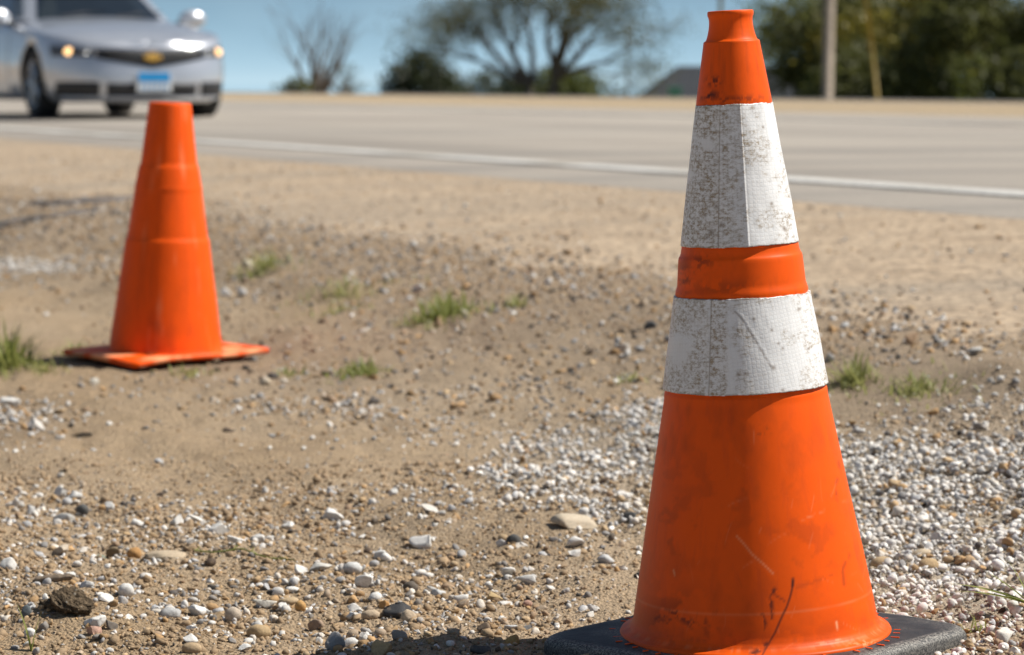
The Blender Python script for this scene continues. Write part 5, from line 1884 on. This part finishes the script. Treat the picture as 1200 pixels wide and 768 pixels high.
    mb = MB(); mb.box((xp + 0.012, 0, 0.395), (0.006, 0.31, 0.085)); mb.build("plate_header", M['plate_b'], pf)
    for q in range(6):
        mb = MB(); mb.box((xp + 0.012, -0.12 + q * 0.048, 0.30), (0.006, 0.014, 0.05)); mb.build("plate_mark", M['plate_b'], pf)
    # cabin: painted hull and glass
    BZ, RZ = 0.95, 1.43
    lo = [(-0.62, 0.0), (-0.66, 0.45), (-0.80, 0.74), (-1.2, 0.80), (-2.2, 0.81), (-3.0, 0.78), (-3.45, 0.66), (-3.6, 0.35), (-3.62, 0.0)]
    hi = [(-1.42, 0.0), (-1.44, 0.32), (-1.50, 0.55), (-1.7, 0.60), (-2.2, 0.62), (-2.6, 0.60), (-2.82, 0.52), (-2.88, 0.28), (-2.9, 0.0)]

    def ring(src, z, grow_=0.0):
        full = src + [(x, -y) for (x, y) in reversed(src[1:-1])]
        return [(x, y, z) for (x, y) in full]
    r0 = ring(lo, BZ); r1 = ring(hi, RZ - 0.04)
    cxm = -2.15
    r2 = [(cxm + (x - cxm) * 0.9, y * 0.86, RZ) for (x, y, z) in r1]
    r3 = [(cxm + (x - cxm) * 0.4, y * 0.4, RZ + 0.03) for (x, y, z) in r1]
    nr = len(r0)
    V = r0 + r1 + r2 + r3
    F = []
    for l in range(3):
        for a in range(nr):
            b_ = (a + 1) % nr
            F.append((l * nr + a, l * nr + b_, (l + 1) * nr + b_, (l + 1) * nr + a))
    F.append(tuple(range(3 * nr, 4 * nr)))
    link("cabin", make_mesh("cabin", V, F, smooth=True, mats=[M['silver']]), root)

    def glass(name, idx, t0, t1, inset=0.06):
        """pane between ring points idx (list of indices into the ring), from height fraction t0 to t1"""
        pts0 = [Vector(r0[q]) for q in idx]; pts1 = [Vector(r1[q]) for q in idx]
        # pull the two ends in to leave the pillars
        def trim(p):
            p = [v.copy() for v in p]
            p[0] = p[0].lerp(p[1], inset / max(1e-3, (p[1] - p[0]).length)); p[-1] = p[-1].lerp(p[-2], inset / max(1e-3, (p[-2] - p[-1]).length))
            return p
        pts0, pts1 = trim(pts0), trim(pts1)
        A = [a.lerp(b_, t0) for a, b_ in zip(pts0, pts1)]; B = [a.lerp(b_, t1) for a, b_ in zip(pts0, pts1)]
        c = Vector((-2.15, 0, 1.15))
        V = []
        for a in A + B:
            d = a - c; d.z = 0.25 * d.length; d.normalize(); V.append(a + d * 0.012)
        m_ = len(A)
        V += [v - (v - c).normalized() * 0.02 for v in V]
        F = [(q, q + 1, m_ + q + 1, m_ + q) for q in range(m_ - 1)]
        F += [(0, m_, 3 * m_, 2 * m_), (m_ - 1, 2 * m_ - 1, 4 * m_ - 1, 3 * m_ - 1)] + [(q, q + 1, 2 * m_ + q + 1, 2 * m_ + q) for q in range(m_ - 1)] + [(m_ + q, m_ + q + 1, 3 * m_ + q + 1, 3 * m_ + q) for q in range(m_ - 1)]
        link(name, make_mesh(name, V, F, smooth=False, mats=[M['glass']]), root)
    glass("windscreen", [14, 15, 0, 1, 2], 0.03, 0.93, 0.10)
    glass("side_window", [2, 3, 4], 0.10, 0.9, 0.09); glass("side_window", [4, 5, 6], 0.10, 0.9, 0.09)
    glass("side_window", [12, 13, 14], 0.10, 0.9, 0.09); glass("side_window", [10, 11, 12], 0.10, 0.9, 0.09)
    glass("rear_window", [6, 7, 8, 9, 10], 0.10, 0.9, 0.08)
    # wipers on the cowl
    for yy in (-0.45, 0.12):
        mb = MB(); mb.tube([(-0.60, yy, 1.0), (-0.68, yy + 0.25, 1.03), (-0.72, yy + 0.5, 1.05)], [0.01, 0.008, 0.006], 6); mb.build("wiper", M['blackp'], root, smooth=True)
    # mirrors
    for sy in (-1, 1):
        Vm, Fm = ICO[3]
        Vv = Vm * np.array([0.08, 0.145, 0.095])
        Vv[:, 0] = np.where(Vv[:, 0] < -0.03, -0.03, Vv[:, 0])
        mi = link("mirror", make_mesh("mirror", Vv, Fm, smooth=True, mats=[M['silver']]), root, loc=(-0.92, sy * 1.02, 0.99))
        mb = MB(); mb.tube([(0, -sy * 0.08, -0.03), (-0.03, -sy * 0.20, -0.08)], [0.03, 0.035], 8); mb.build("mirror_arm", M['blackp'], mi, smooth=True)
    # door outlines and handles along the sides
    for sy in (-1, 1):
        for (xa, xb_) in ((-0.85, -1.95), (-1.97, -2.75)):
            V, F = [], []
            nx_, nz_ = 10, 6
            for a in range(nx_ + 1):
                xx = xa + (xb_ - xa) * a / nx_
                for c in range(nz_ + 1):
                    t_ = 0.10 + 0.80 * c / nz_
                    V.append((xx, sy * (float(wprof(t_)[0]) + 0.006), 0.17 + (float(zs(xx)) - 0.17) * t_))
            nf = len(V); V += [(v[0], v[1] - sy * 0.03, v[2]) for v in V]
            m1 = nz_ + 1
            for a in range(nx_):
                for c in range(nz_): F.append((a * m1 + c, (a + 1) * m1 + c, (a + 1) * m1 + c + 1, a * m1 + c + 1))
            ed = list(range(m1)) + [a * m1 + nz_ for a in range(1, nx_ + 1)] + [nx_ * m1 + c for c in range(nz_ - 1, -1, -1)] + [a * m1 for a in range(nx_ - 1, 0, -1)]
            for a, b_ in zip(ed, ed[1:] + ed[:1]): F.append((a, b_, b_ + nf, a + nf))
            d = link("door", make_mesh("door", V, F, smooth=False, mats=[M['silver']]), root)
            mb = MB(); mb.box((xb_ + 0.16, sy * 0.945, 0.80), (0.17, 0.03, 0.03)); mb.build("handle", M['chrome'], d, bevel=0.008)
    # wheels
    def rev(pr, seg=40):
        V, F = [], []
        for (r_, y_) in pr:
            for q in range(seg):
                a = 2 * math.pi * q / seg; V.append((r_ * math.cos(a), y_, r_ * math.sin(a)))
        for l in range(len(pr) - 1):
            for q in range(seg):
                q2 = (q + 1) % seg; F.append((l * seg + q, l * seg + q2, (l + 1) * seg + q2, (l + 1) * seg + q))
        return V, F
    ty = make_mesh("tyre", *rev([(0.225, -0.10), (0.30, -0.112), (0.325, -0.10), (0.335, -0.07), (0.335, 0.07), (0.325, 0.10), (0.30, 0.112), (0.225, 0.10), (0.225, -0.10)]), smooth=True, mats=[M['tyre']])
    mb = MB(); mb.add(*rev([(0.226, 0.09), (0.222, 0.10), (0.205, 0.095), (0.20, 0.04), (0.0, 0.03)]))
    for q in range(5):
        a = 2 * math.pi * q / 5
        mb.tube([(0.03 * math.cos(a), 0.075, 0.03 * math.sin(a)), (0.21 * math.cos(a), 0.085, 0.21 * math.sin(a))], [0.035, 0.026], 6)
    mb.add(*rev([(0.06, 0.06), (0.06, 0.10), (0.0, 0.105)], 20))
    rim_me = make_mesh("rim", mb.V, mb.F, smooth=False, mats=[M['alloy']])
    for xw in (0.0, WB):
        for sy in (-1, 1):
            wl = empty("wheel", (xw, sy * 0.80, 0.335), (0, 0, 0 if sy > 0 else math.pi)); wl.parent = root
            link("tyre", ty, wl); link("rim", rim_me, wl)


car()
